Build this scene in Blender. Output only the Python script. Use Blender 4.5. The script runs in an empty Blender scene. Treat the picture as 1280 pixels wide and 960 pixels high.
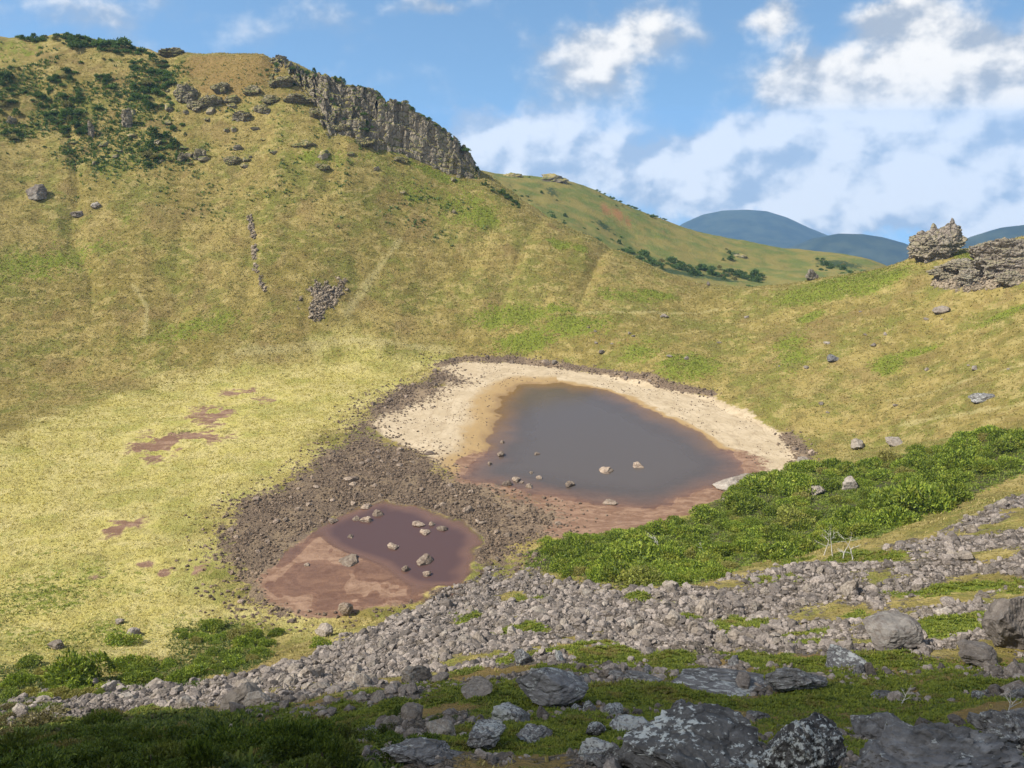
import bpy, math, random
import numpy as np
from mathutils import Vector

random.seed(7)
rng = np.random.default_rng(11)
S = bpy.context.scene
COL = S.collection

# ------------------------------------------------------------------ camera
CAM_H = 100.0
PITCH = math.radians(16.7)
FPX = 1100.0
cd = bpy.data.cameras.new('camera'); cam = bpy.data.objects.new('camera', cd); COL.objects.link(cam)
cam.location = (0, 0, CAM_H); cam.rotation_euler = (math.pi/2 - PITCH, 0, 0)
cd.sensor_width = 36; cd.lens = 36*FPX/1280; cd.clip_start = 0.5; cd.clip_end = 60000
S.camera = cam

def slope(v):            # fall per metre of forward distance along the sight line through photo row v
    return np.tan(PITCH - np.arctan((480-np.asarray(v, float))/FPX))
def pt(u, v, Y):         # photo point at forward distance Y -> world
    b = (480-v)/FPX
    k = Y/(math.cos(PITCH)+b*math.sin(PITCH))
    return ((u-640)/FPX*k, Y, CAM_H - Y*float(slope(v)))
def ptz(u, v, z):
    return pt(u, v, (CAM_H-z)/float(slope(v)))

# ------------------------------------------------------------------ numpy noise
def _hash(ix, iy, iz):
    h = (ix.astype(np.int64)*374761393 + iy.astype(np.int64)*668265263 + iz.astype(np.int64)*2147483647) & 0xffffffff
    h = ((h ^ (h >> 13))*1274126177) & 0xffffffff
    h = ((h ^ (h >> 16))*2246822519) & 0xffffffff
    return ((h ^ (h >> 15)) & 0xffffff)/float(0xffffff)
def vnoise(p):
    i = np.floor(p); f = p-i; f = f*f*f*(f*(f*6-15)+10); i = i.astype(np.int64)
    r = 0
    for dx in (0, 1):
        wx = f[:, 0] if dx else 1-f[:, 0]
        for dy in (0, 1):
            wy = f[:, 1] if dy else 1-f[:, 1]
            for dz in (0, 1):
                wz = f[:, 2] if dz else 1-f[:, 2]
                r = r + wx*wy*wz*_hash(i[:, 0]+dx, i[:, 1]+dy, i[:, 2]+dz)
    return r*2-1
def fbm(p, o=4, g=.5):
    a, s, r = 1., 1., 0
    for k in range(o):
        r = r + a*vnoise(p*s + 17.3*k); a *= g; s *= 2.03
    return r
def n2(x, y, sc, o=4, seed=0., g=.5):
    return fbm(np.stack([x/sc, y/sc, np.full_like(x, seed)], 1), o, g)

# ------------------------------------------------------------------ terrain control points
C = []
for a in [
    # left mountain, from foot to ridge (u, v, Y)
    (-150,480,300),(-150,380,330),(-150,250,375),(-150,130,430),(-150,48,480),
    (0,470,325),(0,420,345),(0,350,368),(0,250,412),(0,150,460),(0,90,490),(0,42,520),
    (90,45,528),(150,455,340),(150,350,378),(150,250,422),(150,150,470),(190,66,524),(150,56,526),
    (240,69,524),(300,448,345),(300,350,382),(300,250,426),(300,150,472),(300,67,522),(345,72,515),
    (400,435,360),(400,380,377),(400,300,408),(400,220,440),(400,152,468),
    (480,430,368),(480,350,400),(480,260,438),(480,182,474),(540,200,480),(590,217,486),
    (560,430,376),(560,380,394),(560,320,422),(560,255,456),(640,246,474),(640,380,395),(640,310,430),(640,430,374),
    (700,288,455),(700,400,382),(700,340,415),(760,313,445),(760,400,380),(760,440,360),(760,355,412),(820,341,436),
    (830,420,362),(830,460,335),(870,354,430),(900,358,428),(900,430,352),(900,395,388),(960,357,418),(960,430,342),(960,500,296),(1000,540,272),
    (1040,347,398),(1040,430,330),(1040,500,286),(1100,339,382),(1100,430,318),(1100,500,278),(1100,550,252),
    (1140,322,374),(1190,325,360),(1180,430,300),(1180,500,255),(1240,312,345),(1280,300,336),(1280,420,272),(1280,490,235),(1280,540,212),
    (1420,300,300),(1420,420,240),(1420,540,185),(1420,650,130),(1420,800,70),
    (1200,560,215),(1280,600,175),(1280,650,140),(1280,700,115),(1280,760,86),(1280,830,60),(1280,900,41),(1280,960,28),
    (1100,610,195),(1100,660,160),(1100,710,128),(1100,770,94),(1100,840,63),(1100,900,43),(1100,960,28),
    (1000,590,222),(1000,650,182),(1000,700,152),
    (900,615,217),(900,660,186),(900,710,155),(900,760,119),(900,830,75),(900,900,45),(900,960,28),
    (780,665,198),(780,710,165),(780,770,118),
    (650,690,188),(650,740,156),(650,800,106),(650,850,70),(650,900,46),(650,960,29),
    (540,735,168),(540,780,130),
    (430,768,162),(430,800,138),(430,850,88),(430,900,52),(430,960,31),
    (220,800,150),(220,850,118),(220,900,66),(220,960,34),
    (0,830,135),(0,880,98),(0,920,63),(0,960,38),(-150,830,130),(-150,900,80),(-150,960,42)]:
    C.append(pt(*a))
for a in [(0,760,2.2),(0,700,2),(0,640,2),(0,580,2.6),(0,520,4),(100,600,1.6),(100,720,1.6),(200,640,1),(200,540,1.6),(200,480,3.5),
          (200,740,1.2),(300,700,.6),(300,760,1),(300,600,.7),(300,520,1.4),(300,470,3),(400,480,1.6),(400,455,3),(400,560,.7),(480,500,.6),
          (480,560,.4),(500,600,.4),(560,620,.3),(620,640,.4),(640,670,.8),(560,455,.8),(640,450,.6),(700,458,.6),(760,468,.6),(830,484,.6),(890,498,.7),(950,525,.7),
          (1000,570,.7),(985,590,.8),(900,620,.6),(800,645,.7),(700,650,.6),(740,560,-.3),(850,580,-.2),(660,540,-.3),(450,700,0),(520,690,-.2),(400,720,0),(-150,600,4),(-150,720,3)]:
    C.append(ptz(*a))
C += [(0,12,87),(25,14,86),(-25,14,88),(0,0,98.2),(0,-30,97),(60,0,93),(-60,0,95),(120,0,86),(-140,0,92),(0,-120,80),(-200,60,70),(-160,-100,85),(160,-100,80),(200,90,62),(-240,140,45),(-280,240,55),(240,200,50)]
# outer flanks behind the rim
C += [(-420,600,100),(-280,600,95),(-160,610,88),(-60,600,50),(0,560,42),(60,540,5),(110,530,-12),(130,500,-8),(200,470,4),(200,560,-24),(130,600,-38),(260,430,14),(280,500,-14),(300,600,-45),(120,700,-65),(60,620,-25),(340,430,0),(300,380,28),(360,300,40),
      (-500,450,110),(-420,760,20),(-150,760,10),(50,720,-60),(200,660,-75),(350,520,-40),(500,350,-10),(450,150,30),(-520,250,90),(-450,50,80),(400,-50,40),(0,-300,10)]
C = np.array(C)
def tps(r2):
    return .5*r2*np.log(r2+1e-6)
def fit(C, lam=6.):
    P = C[:, :2]/100.; n = len(P)
    K = tps(((P[:, None]-P[None])**2).sum(2)) + lam*1e-3*np.eye(n)
    A = np.zeros((n+3, n+3)); A[:n, :n] = K; A[:n, n] = 1; A[:n, n+1:] = P; A[n:, :n] = A[:n, n:].T
    b = np.zeros(n+3); b[:n] = C[:, 2]
    return P, np.linalg.solve(A, b)
def rbf_eval(F, x, y):
    P, w = F; n = len(P); out = np.empty(len(x)); q = np.stack([x, y], 1)/100.
    for s in range(0, len(x), 40000):
        d = q[s:s+40000]
        r2 = (d[:, 0:1]-P[None, :, 0])**2 + (d[:, 1:2]-P[None, :, 1])**2
        out[s:s+40000] = tps(r2)@w[:n] + w[n] + d@w[n+1:]
    return out
FIT = fit(C)

# polar grid round the camera foot
AZ = np.radians(np.concatenate([np.linspace(-110, -37, 90)[:-1], np.linspace(-37, 37, 900), np.linspace(37, 110, 90)[1:]]))
RR = np.concatenate([np.geomspace(4, 150, 380)[:-1], np.linspace(150, 560, 560)[:-1], np.linspace(560, 800, 50)])
NA, NR = len(AZ), len(RR)
GX = (np.sin(AZ)[:, None]*RR[None]); GY = (np.cos(AZ)[:, None]*RR[None])
gx, gy = GX.ravel(), GY.ravel()
gz = rbf_eval(FIT, gx, gy)
basin = np.clip((6-gz)/5, 0, 1)
steep = 1-basin
gz = gz + steep*(n2(gx, gy, 45, 3, 1.)*1.2 + n2(gx, gy, 11, 3, 2.)*.5) + (n2(gx, gy, 2.6, 2, 3.)*.16)*(0.35+.65*steep)
gz = gz + basin*(n2(gx, gy, 14, 3, 5.)*.18)
# gullies running down the left mountain
gl = np.clip((gz-8)/25, 0, 1)*np.clip((100+40-gx)/80, 0, 1)*np.clip((gy-250)/50, 0, 1)
th = np.arctan2(gx+60, gy-120)*170
gz = gz - gl*np.clip(1-np.abs(fbm(np.stack([th/22, gz/90, gz*0+9], 1), 3)*2.6), 0, 1)*2.4

class Hits:
    def __init__(s, gz):
        s.set(gz)
    def set(s, gz):
        s.Z = gz.reshape(NA, NR); s.T = (s.Z-CAM_H)/RR[None]
        s.M = np.maximum.accumulate(s.T, 1)
        s.vis = s.T >= np.concatenate([np.full((NA, 1), -9.), s.M[:, :-1]], 1)-2e-4
    def height(s, x, y):
        x = np.asarray(x, float); y = np.asarray(y, float)
        a = np.interp(np.arctan2(x, y), AZ, np.arange(NA)); r = np.interp(np.hypot(x, y), RR, np.arange(NR))
        i = np.clip(a.astype(int), 0, NA-2); j = np.clip(r.astype(int), 0, NR-2); fa = a-i; fr = r-j
        return (s.Z[i, j]*(1-fa)*(1-fr)+s.Z[i+1, j]*fa*(1-fr)+s.Z[i, j+1]*(1-fa)*fr+s.Z[i+1, j+1]*fa*fr)
    def hit(s, u, v):
        a = (u-640)/FPX; b = (480-v)/FPX
        dy = math.cos(PITCH)+b*math.sin(PITCH); dz = -math.sin(PITCH)+b*math.cos(PITCH)
        az = math.atan2(a, dy); t = dz/math.hypot(a, dy)
        k = int(np.clip(np.searchsorted(AZ, az), 1, NA-1)); w = (az-AZ[k-1])/(AZ[k]-AZ[k-1])
        col = s.T[k-1]*(1-w)+s.T[k]*w
        ok = np.nonzero(col >= t)[0]
        if len(ok) == 0:
            j = int(np.argmax(col)); r = RR[j]; hitp = False
        elif ok[0] == 0:
            r = RR[0]; hitp = True
        else:
            j = ok[0]; f = (t-col[j-1])/(col[j]-col[j-1]+1e-12); r = RR[j-1]+f*(RR[j]-RR[j-1]); hitp = True
        x, y = math.sin(az)*r, math.cos(az)*r
        return (x, y, float(s.height(x, y))), r, hitp
G = Hits(gz)
def hit(u, v): return G.hit(u, v)[0]
def ppm(u, v):          # photo pixels per metre at a ground point
    p = hit(u, v); d = math.sqrt(p[0]**2+p[1]**2+(p[2]-CAM_H)**2); return FPX/d

def plan(poly): return np.array([hit(u, v)[:2] for u, v in poly])
def sdf(P, x, y, pad):
    out = np.full(len(x), 1e3)
    lo, hi = P.min(0)-pad, P.max(0)+pad
    m = np.nonzero((x > lo[0]) & (x < hi[0]) & (y > lo[1]) & (y < hi[1]))[0]
    if len(m) == 0: return out
    px, py = x[m], y[m]; d = np.full(len(m), 1e9); ins = np.zeros(len(m), bool)
    for k in range(len(P)):
        a, b = P[k-1], P[k]; e = b-a; L = (e*e).sum()+1e-9
        t = np.clip(((px-a[0])*e[0]+(py-a[1])*e[1])/L, 0, 1)
        d = np.minimum(d, np.hypot(px-a[0]-t*e[0], py-a[1]-t*e[1]))
        c = (a[1] > py) != (b[1] > py)
        if abs(e[1]) > 1e-9:
            ins ^= c & (px < e[0]*(py-a[1])/e[1]+a[0])
    out[m] = np.where(ins, -d, d)
    return out
def lines_sdf(line, x, y, pad):
    P = plan(line); out = np.full(len(x), 1e3)
    lo, hi = P.min(0)-pad, P.max(0)+pad
    m = np.nonzero((x > lo[0]) & (x < hi[0]) & (y > lo[1]) & (y < hi[1]))[0]
    d = np.full(len(m), 1e9); px, py = x[m], y[m]
    for k in range(1, len(P)):
        a, b = P[k-1], P[k]; e = b-a; L = (e*e).sum()+1e-9
        t = np.clip(((px-a[0])*e[0]+(py-a[1])*e[1])/L, 0, 1)
        d = np.minimum(d, np.hypot(px-a[0]-t*e[0], py-a[1]-t*e[1]))
    out[m] = d
    return out

LAKE = [(626,510),(650,498),(700,494),(750,499),(792,515),(830,534),(870,550),(905,568),(929,584),(926,597),(900,607),(868,618),(835,628),(798,633),(760,631),(710,624),(670,616),(632,607),(600,601),(574,594),(600,568),(618,540),(622,520)]
POND = [(330,722),(352,700),(385,672),(412,652),(440,638),(480,626),(522,631),(560,648),(592,665),(603,685),(596,703),(566,720),(512,736),(455,749),(422,760),(380,759),(345,746)]
MUDP = [(322,722),(352,698),(388,668),(405,664),(440,684),(490,702),(528,722),(520,735),(455,751),(422,763),(380,763),(338,748)]
lakeP, pondP, mudP = plan(LAKE), plan(POND), plan(MUDP)
gxx, gyy = gx, gy
wob = n2(gx, gy, 6, 3, 21.)*1.6
sdl = sdf(lakeP, gx, gy, 60)+wob; sdp = sdf(pondP, gx, gy, 60)+wob; sdm = sdf(mudP, gx, gy, 40)
sdw = np.minimum(sdl, sdp)
bed = np.where(sdw < 0, np.maximum(np.where(sdp < sdl, sdw*.15, sdw*.08), -1.3), sdw*.022+.0)
mudin = np.clip(.5-sdm/6, 0, 1)
bed = np.where((sdw < 0), bed*(1-.97*mudin) - .01+.045*mudin*(1+1.2*n2(gx, gy, 8, 3, 19.)), bed)
wgt = np.clip((16-sdw)/10, 0, 1); wgt = wgt*wgt*(3-2*wgt)
gz2 = gz*(1-wgt)+(bed+np.where(sdw > 0, np.clip(sdw, 0, 4)*.03*n2(gx, gy, 3., 2, 8.), 0))*wgt
gz2 = np.where((sdw > 1.5) & (gz2 < .06) & (gy < 400) & (np.abs(gx) < 220), .06+.03*np.abs(n2(gx, gy, 3, 2, 4.)), gz2)
gz = gz2
G.set(gz)

# ------------------------------------------------------------------ ground masks
WARP = n2(gx, gy, 16, 3, 61.)*3.2+n2(gx, gy, 4, 3, 62.)*1.3
def mask(poly, w, k=1.): return np.clip(.5-(sdf(plan(poly), gx, gy, 4*w+6)+WARP*k)/(2*w), 0, 1)
def blobs(lst):
    m = np.zeros(len(gx))
    for (u, v, ru, rv, a) in lst:
        c = hit(u, v); k = ppm(u, v)
        e = hit(u, v-rv)
        ry = max(2., min(40., math.hypot(e[0]-c[0], e[1]-c[1]))); rx = ru/k
        l = math.hypot(c[0], c[1]); fx, fy = c[0]/l, c[1]/l
        dx, dy = gx-c[0], gy-c[1]
        m = np.maximum(m, a*np.exp(-(((dx*fy-dy*fx)/rx)**2+((dx*fx+dy*fy)/ry)**2)*.9))
    return m
SAND = [(548,458),(580,450),(640,451),(700,457),(760,466),(830,481),(890,494),(940,516),(982,542),(1004,566),(1002,584),(962,592),(935,600),(915,612),(850,610),(740,560),(640,608),(570,598),(530,568),(478,546),(460,530),(482,510),(515,490),(556,482)]
RUB = [(548,456),(575,474),(548,487),(504,506),(466,530),(480,548),(530,570),(578,598),(640,612),(700,645),(690,662),(664,684),(655,712),(612,712),(560,742),(430,768),(350,772),(302,752),(276,704),(280,660),(302,628),(358,606),(424,556),(450,522),(480,496),(526,474)]
SMUD = [(600,607),(690,630),(760,637),(830,637),(890,622),(930,600),(948,596),(930,622),(852,646),(762,668),(690,673),(642,660)]
YEL = [(-140,850),(0,850),(120,830),(240,815),(330,800),(410,800),(470,790),(440,760),(300,750),(270,700),(280,640),(350,600),(420,540),(520,480),(560,450),(540,436),(440,430),(330,440),(200,470),(80,510),(0,560),(-140,580)]
SCREE = [(420,800),(470,772),(560,742),(610,708),(650,715),(700,733),(790,742),(880,740),(960,715),(1040,700),(1110,672),(1180,655),(1290,612),(1420,600),(1420,960),(1000,965),(820,965),(400,960),(0,900),(0,868),(120,858),(250,852),(340,832)]
SCORE = [(440,795),(560,745),(610,704),(650,704),(700,722),(790,738),(880,733),(960,708),(1060,696),(1080,740),(1000,770),(900,800),(760,802),(640,815),(560,830),(480,848),(380,850),(280,872),(200,872),(260,856),(340,836)]
A = {}
A['yellow'] = mask(YEL, 16, 2.2)
sd_sand = sdf(plan(SAND), gx, gy, 30)+WARP*.3
A['sand'] = np.clip(.5-sd_sand/5, 0, 1)
A['rubble'] = np.clip(mask(RUB, 8, 1.0), 0, 1)
ring = np.clip(1.15-lines_sdf([(548,456),(580,448),(640,449),(700,456),(760,465),(830,480),(890,492)], gx, gy, 20)/3.2, 0, 1)
ring = np.maximum(ring, np.clip(1.1-lines_sdf([(985,545),(1004,566),(1004,580),(990,590)], gx, gy, 20)/5, 0, 1))
A['rubble'] = np.maximum(A['rubble'], ring*.95)
A['rubble'] = A['rubble']*np.clip(.5+np.minimum(sdp, sdm)/3, 0, 1)
A['mud'] = np.maximum(mask(SMUD, 3, .5), np.maximum(np.clip(.9-sdm/4, 0, 1), np.clip(.35-sdp/4, 0, .8)))
A['mud'] = np.maximum(A['mud'], np.clip(1.3-sdl/9, 0, 1)*np.clip((gx-lakeP[:, 0].mean()+52)/14, 0, 1)*np.clip((268-gy)/14, 0, 1))
A['mud'] = np.maximum(A['mud'], np.clip(.85+n2(gx, gy, 5, 4, 45.)*1.0, 0, 1)*blobs([(150,658,32,16,.9),(165,712,50,10,.95),(225,714,40,11,.95),(200,557,40,22,.95),(265,518,38,16,.9),(245,548,55,12,.85),(300,490,40,10,.7),(330,500,30,8,.6)]))
A['shore'] = np.clip(sdw/30, 0, 1)
A['wet'] = np.clip(1-np.maximum(sdw, 0)/np.where(gx < lakeP[:, 0].mean()-8, 16., 4.5), 0, 1)
A['scree'] = mask(SCREE, 4, .7)*np.clip(.62+n2(gx, gy, 9, 3, 31.)*.5, 0, 1)
A['scree'] = np.maximum(A['scree'], mask(SCORE, 6, 1.0)*np.clip(1.2+n2(gx, gy, 9, 4, 33.)*.8, 0, 1))
A['scree'] = np.maximum(A['scree'], mask([(300,880),(440,860),(640,800),(900,790),(1290,760),(1420,760),(1420,1100),(300,1100),(100,960)], 3, .5)*np.clip(.62+n2(gx, gy, 6, 4, 34.)*1.1, 0, 1))
A['scree'] = np.maximum(A['scree'], mask([(370,388),(392,362),(420,342),(434,352),(428,372),(410,394),(380,396)], 3.5, .8)*np.clip(.95+n2(gx, gy, 5, 2, 79.)*.9, 0, 1))
A['scree'] = np.maximum(A['scree'], .62*np.clip(1.1-lines_sdf([(312,270),(318,305),(320,335),(330,360)], gx, gy, 20)/2.6, 0, 1)*np.clip(.8+n2(gx, gy, 5, 2, 77.), 0, 1))
A['scree'] = np.maximum(A['scree'], .8*np.clip(1.1-lines_sdf([(1180,350),(1215,355),(1280,345)], gx, gy, 20)/7, 0, 1))
A['pale'] = np.zeros(len(gx))
for ln, w in [([(165,355),(185,385),(180,420)], 2.), ([(190,425),(225,395),(250,380)], 1.6), ([(250,380),(330,372)], 1.2), ([(430,395),(470,340),(500,300)], 4.), ([(300,440),(420,425),(560,438)], 5), ([(1110,500),(1280,455)], 3.), ([(1130,530),(1280,505)], 3.), ([(690,395),(800,390),(900,385)], 2.5), ([(1140,325),(1060,352),(1005,352)], 1.5)]:
    A['pale'] = np.maximum(A['pale'], 1.0*np.clip(1.2-(lines_sdf(ln, gx, gy, 30)+np.abs(WARP)*.5)/w, 0, 1))
A['green'] = blobs([(45,330,120,30,.55),(240,410,70,25,.6),(600,270,26,14,1.),(585,262,60,30,.6),(700,305,20,7,.9),(725,310,12,5,1.),(640,395,60,18,.8),(720,405,70,16,.75),(780,370,50,10,.7),(820,368,30,6,.9),(700,385,30,10,.7),(660,425,50,16,.8),
    (860,455,45,16,.9),(800,440,30,18,.7),(1040,358,75,11,1.),(1090,352,40,8,1.),(1012,396,18,6,1.),(990,440,40,35,.6),(930,420,20,12,.5),(1110,456,22,14,.9),(1150,440,40,6,.7),(1260,392,40,8,.7),(1215,318,20,12,1.),(1190,312,12,8,1.),
    (520,240,40,25,.55),(540,215,60,10,.7),(480,180,50,10,.6),(470,200,60,20,.4),(400,195,50,14,.6),(330,240,14,20,.4),(160,270,14,22,.5),(60,345,40,10,.5),(100,40,60,8,.4),(20,60,40,12,.5),
    (60,745,130,45,.5),(90,800,120,35,.5),(0,760,60,60,.5),(120,720,90,20,.4),(60,690,60,10,.4),
    (300,790,60,25,.6),(1010,400,10,4,1.),(890,340,30,6,.4),(150,205,60,40,.35),(230,540,40,5,.5)])
A['brown'] = np.clip(blobs([(300,85,60,22,1.),(260,80,40,12,1.),(150,110,60,50,.45),(60,130,60,40,.35),(770,420,60,30,.4),(250,215,200,40,.35),(1150,520,120,60,.15)]), 0, 1)
MOSS = [
    [(560,842),(620,824),(690,812),(750,806),(800,816),(760,832),(690,836),(640,848),(590,862)],
    [(800,822),(860,816),(930,818),(1010,818),(1090,816),(1150,822),(1140,834),(1040,838),(960,836),(880,838),(820,836)],
    [(400,885),(470,868),(560,866),(640,858),(720,852),(790,858),(880,868),(980,864),(1060,858),(1130,850),(1140,870),(1060,884),(980,890),(880,888),(790,890),(700,898),(620,890),(540,890),(460,900),(400,905)],
    [(320,908),(400,900),(520,900),(600,905),(700,900),(780,900),(785,930),(770,962),(640,970),(560,960),(470,945),(400,935),(330,925)],
    [(1140,868),(1200,852),(1300,840),(1300,862),(1230,874),(1160,884)],
    [(30,905),(200,890),(330,900),(420,930),(440,975),(0,975)],
    [(1085,742),(1130,735),(1200,728),(1290,716),(1290,735),(1200,744),(1120,748)],
    [(960,698),(1060,690),(1130,690),(1120,702),(1040,706),(970,706)],
    [(895,780),(930,768),(965,775),(950,790),(910,795)],[(985,795),(1030,788),(1050,808),(1010,812),(980,806)],[(1150,778),(1230,768),(1225,785),(1180,795),(1150,790)],
    [(1190,740),(1290,726),(1290,742),(1210,750)],[(430,868),(480,858),(500,866),(440,878)],[(780,745),(840,748),(850,756),(800,760)],[(620,790),(660,780),(690,790),(650,800)],[(820,770),(870,764),(880,772),(830,780)],[(1050,770),(1075,762),(1085,772),(1060,780)],[(640,740),(690,744),(680,752),(640,750)],[(930,725),(990,716),(1000,726),(940,734)],[(560,770),(600,764),(610,772),(570,780)]]
FG = mask([(300,885),(420,868),(560,838),(640,818),(760,808),(1000,816),(1290,826),(1420,830),(1420,1100),(-100,1100),(0,950)], 3., .6)
A['brown'] = np.maximum(A['brown'], FG)
mo = FG*.56
for P in MOSS: mo = np.maximum(mo, mask(P, 1.6, .3))
A['moss'] = mo*np.clip(.88+n2(gx, gy, 5, 4, 41.)*1.1, 0, 1)
A['green'] = A['green']*1.3
for k in A: A[k] = np.clip(A[k], 0, 1)
A['scree'] = A['scree']*(1-.8*A['moss'])
tuft = np.clip(A['moss']-.2, 0, 1)
gz = gz + A['scree']*(n2(gx, gy, 3.2, 3, 55.)*.55)
gz = gz + tuft*(.2+.3*np.abs(n2(gx, gy, 1.6, 3, 51.))+.75*np.clip(n2(gx, gy, 4.2, 3, 52.), -.2, 1))
G.set(gz)
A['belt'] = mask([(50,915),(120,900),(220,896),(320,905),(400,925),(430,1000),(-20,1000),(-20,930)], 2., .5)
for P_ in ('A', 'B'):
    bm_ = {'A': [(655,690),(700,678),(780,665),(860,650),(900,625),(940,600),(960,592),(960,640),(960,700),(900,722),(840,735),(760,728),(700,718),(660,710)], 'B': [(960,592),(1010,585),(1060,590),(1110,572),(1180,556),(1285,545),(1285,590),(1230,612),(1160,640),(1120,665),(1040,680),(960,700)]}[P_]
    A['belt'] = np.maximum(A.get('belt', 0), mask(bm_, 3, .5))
GA = {k: A[k].reshape(NA, NR) for k in A}

# ------------------------------------------------------------------ object helpers
def link(name, me, m=None, parent=None, loc=None):
    o = bpy.data.objects.new(name, me); COL.objects.link(o)
    if m: me.materials.append(m)
    if parent: o.parent = parent
    if loc is not None: o.location = loc
    return o
def tag(o, label=None, cat=None, group=None, kind=None):
    if label: o['label'] = label
    if cat: o['category'] = cat
    if group: o['group'] = group
    if kind: o['kind'] = kind
    return o
def empty(name, loc):
    o = bpy.data.objects.new(name, None); COL.objects.link(o); o.location = loc; o.empty_display_size = .2; return o
def npmesh(name, V, F, smooth=False, attrs=None, fattr=None):
    me = bpy.data.meshes.new(name)
    V = np.asarray(V, np.float32); F = np.asarray(F, np.int32); k = F.shape[1]
    me.vertices.add(len(V)); me.vertices.foreach_set('co', V.ravel())
    me.loops.add(F.size); me.loops.foreach_set('vertex_index', F.ravel())
    me.polygons.add(len(F)); me.polygons.foreach_set('loop_start', np.arange(0, F.size, k, dtype=np.int32)); me.polygons.foreach_set('loop_total', np.full(len(F), k, np.int32))
    me.update(calc_edges=True)
    me.polygons.foreach_set('use_smooth', np.full(len(F), smooth, bool))
    for n, a in (attrs or {}).items():
        at = me.attributes.new(n, 'FLOAT', 'POINT'); at.data.foreach_set('value', np.asarray(a, np.float32))
    me.validate(); me.update()
    return me

# ------------------------------------------------------------------ node helpers
class NB:
    def __init__(s, tree): s.t = tree; s.n = tree.nodes; s.l = tree.links
    def new(s, typ, **kw):
        n = s.n.new(typ)
        for k, v in kw.items(): setattr(n, k, v)
        return n
    def put(s, sock, v):
        if isinstance(v, bpy.types.NodeSocket): s.l.new(v, sock)
        elif v is not None:
            if hasattr(sock.default_value, '__len__') and not hasattr(v, '__len__'): v = (v,)*len(sock.default_value)
            if hasattr(sock.default_value, '__len__') and len(sock.default_value) == 4 and len(v) == 3: v = (*v, 1)
            sock.default_value = v
    def m(s, op, a, b=None, c=None, clamp=False):
        n = s.new('ShaderNodeMath', operation=op, use_clamp=clamp)
        for i, x in enumerate((a, b, c)): s.put(n.inputs[i], x) if x is not None else None
        return n.outputs[0]
    def vm(s, op, a, b=None, out=0, scale=None):
        n = s.new('ShaderNodeVectorMath', operation=op); s.put(n.inputs[0], a)
        if b is not None: s.put(n.inputs[1], b)
        if scale is not None: s.put(n.inputs['Scale'], scale)
        return n.outputs[out]
    def mix(s, f, a, b, bt='MIX'):
        n = s.new('ShaderNodeMix', data_type='RGBA', blend_type=bt); s.put(n.inputs[0], f); s.put(n.inputs[6], a); s.put(n.inputs[7], b); return n.outputs[2]
    def rng(s, v, a, b, c=0., d=1., smooth=True):
        n = s.new('ShaderNodeMapRange', interpolation_type='SMOOTHSTEP' if smooth else 'LINEAR', clamp=True)
        for i, x in enumerate((v, a, b, c, d)): s.put(n.inputs[i], x)
        return n.outputs[0]
    def noise(s, vec, scale, det=4., rough=.55, dist=0., out=0):
        n = s.new('ShaderNodeTexNoise'); s.put(n.inputs['Vector'], vec); s.put(n.inputs['Scale'], scale); s.put(n.inputs['Detail'], det); s.put(n.inputs['Roughness'], rough); s.put(n.inputs['Distortion'], dist); return n.outputs[out]
    def voro(s, vec, scale, feat='F1', out='Distance', rnd=1.):
        n = s.new('ShaderNodeTexVoronoi', feature=feat); s.put(n.inputs['Vector'], vec); s.put(n.inputs['Scale'], scale); s.put(n.inputs['Randomness'], rnd); return n.outputs[out]
    def attr(s, name, out='Fac'): return s.new('ShaderNodeAttribute', attribute_name=name).outputs[out]
    def bump(s, h, dist, strength=1., nrm=None):
        n = s.new('ShaderNodeBump'); s.put(n.inputs['Height'], h); s.put(n.inputs['Distance'], dist); s.put(n.inputs['Strength'], strength)
        if nrm: s.put(n.inputs['Normal'], nrm)
        return n.outputs[0]
def material(name):
    m = bpy.data.materials.new(name); m.use_nodes = True; m.node_tree.nodes.clear(); return m, NB(m.node_tree)
def finish(nb, color, rough=.9, nrm=None, spec=.2, **kw):
    p = nb.new('ShaderNodeBsdfPrincipled'); nb.put(p.inputs['Base Color'], color); nb.put(p.inputs['Roughness'], rough); nb.put(p.inputs['Specular IOR Level'], spec)
    if nrm: nb.put(p.inputs['Normal'], nrm)
    for k, v in kw.items(): nb.put(p.inputs[k], v)
    o = nb.new('ShaderNodeOutputMaterial'); nb.l.new(p.outputs[0], o.inputs[0]); return p
def pos(nb): return nb.new('ShaderNodeNewGeometry').outputs['Position']
def objc(nb): return nb.new('ShaderNodeTexCoord').outputs['Object']

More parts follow.
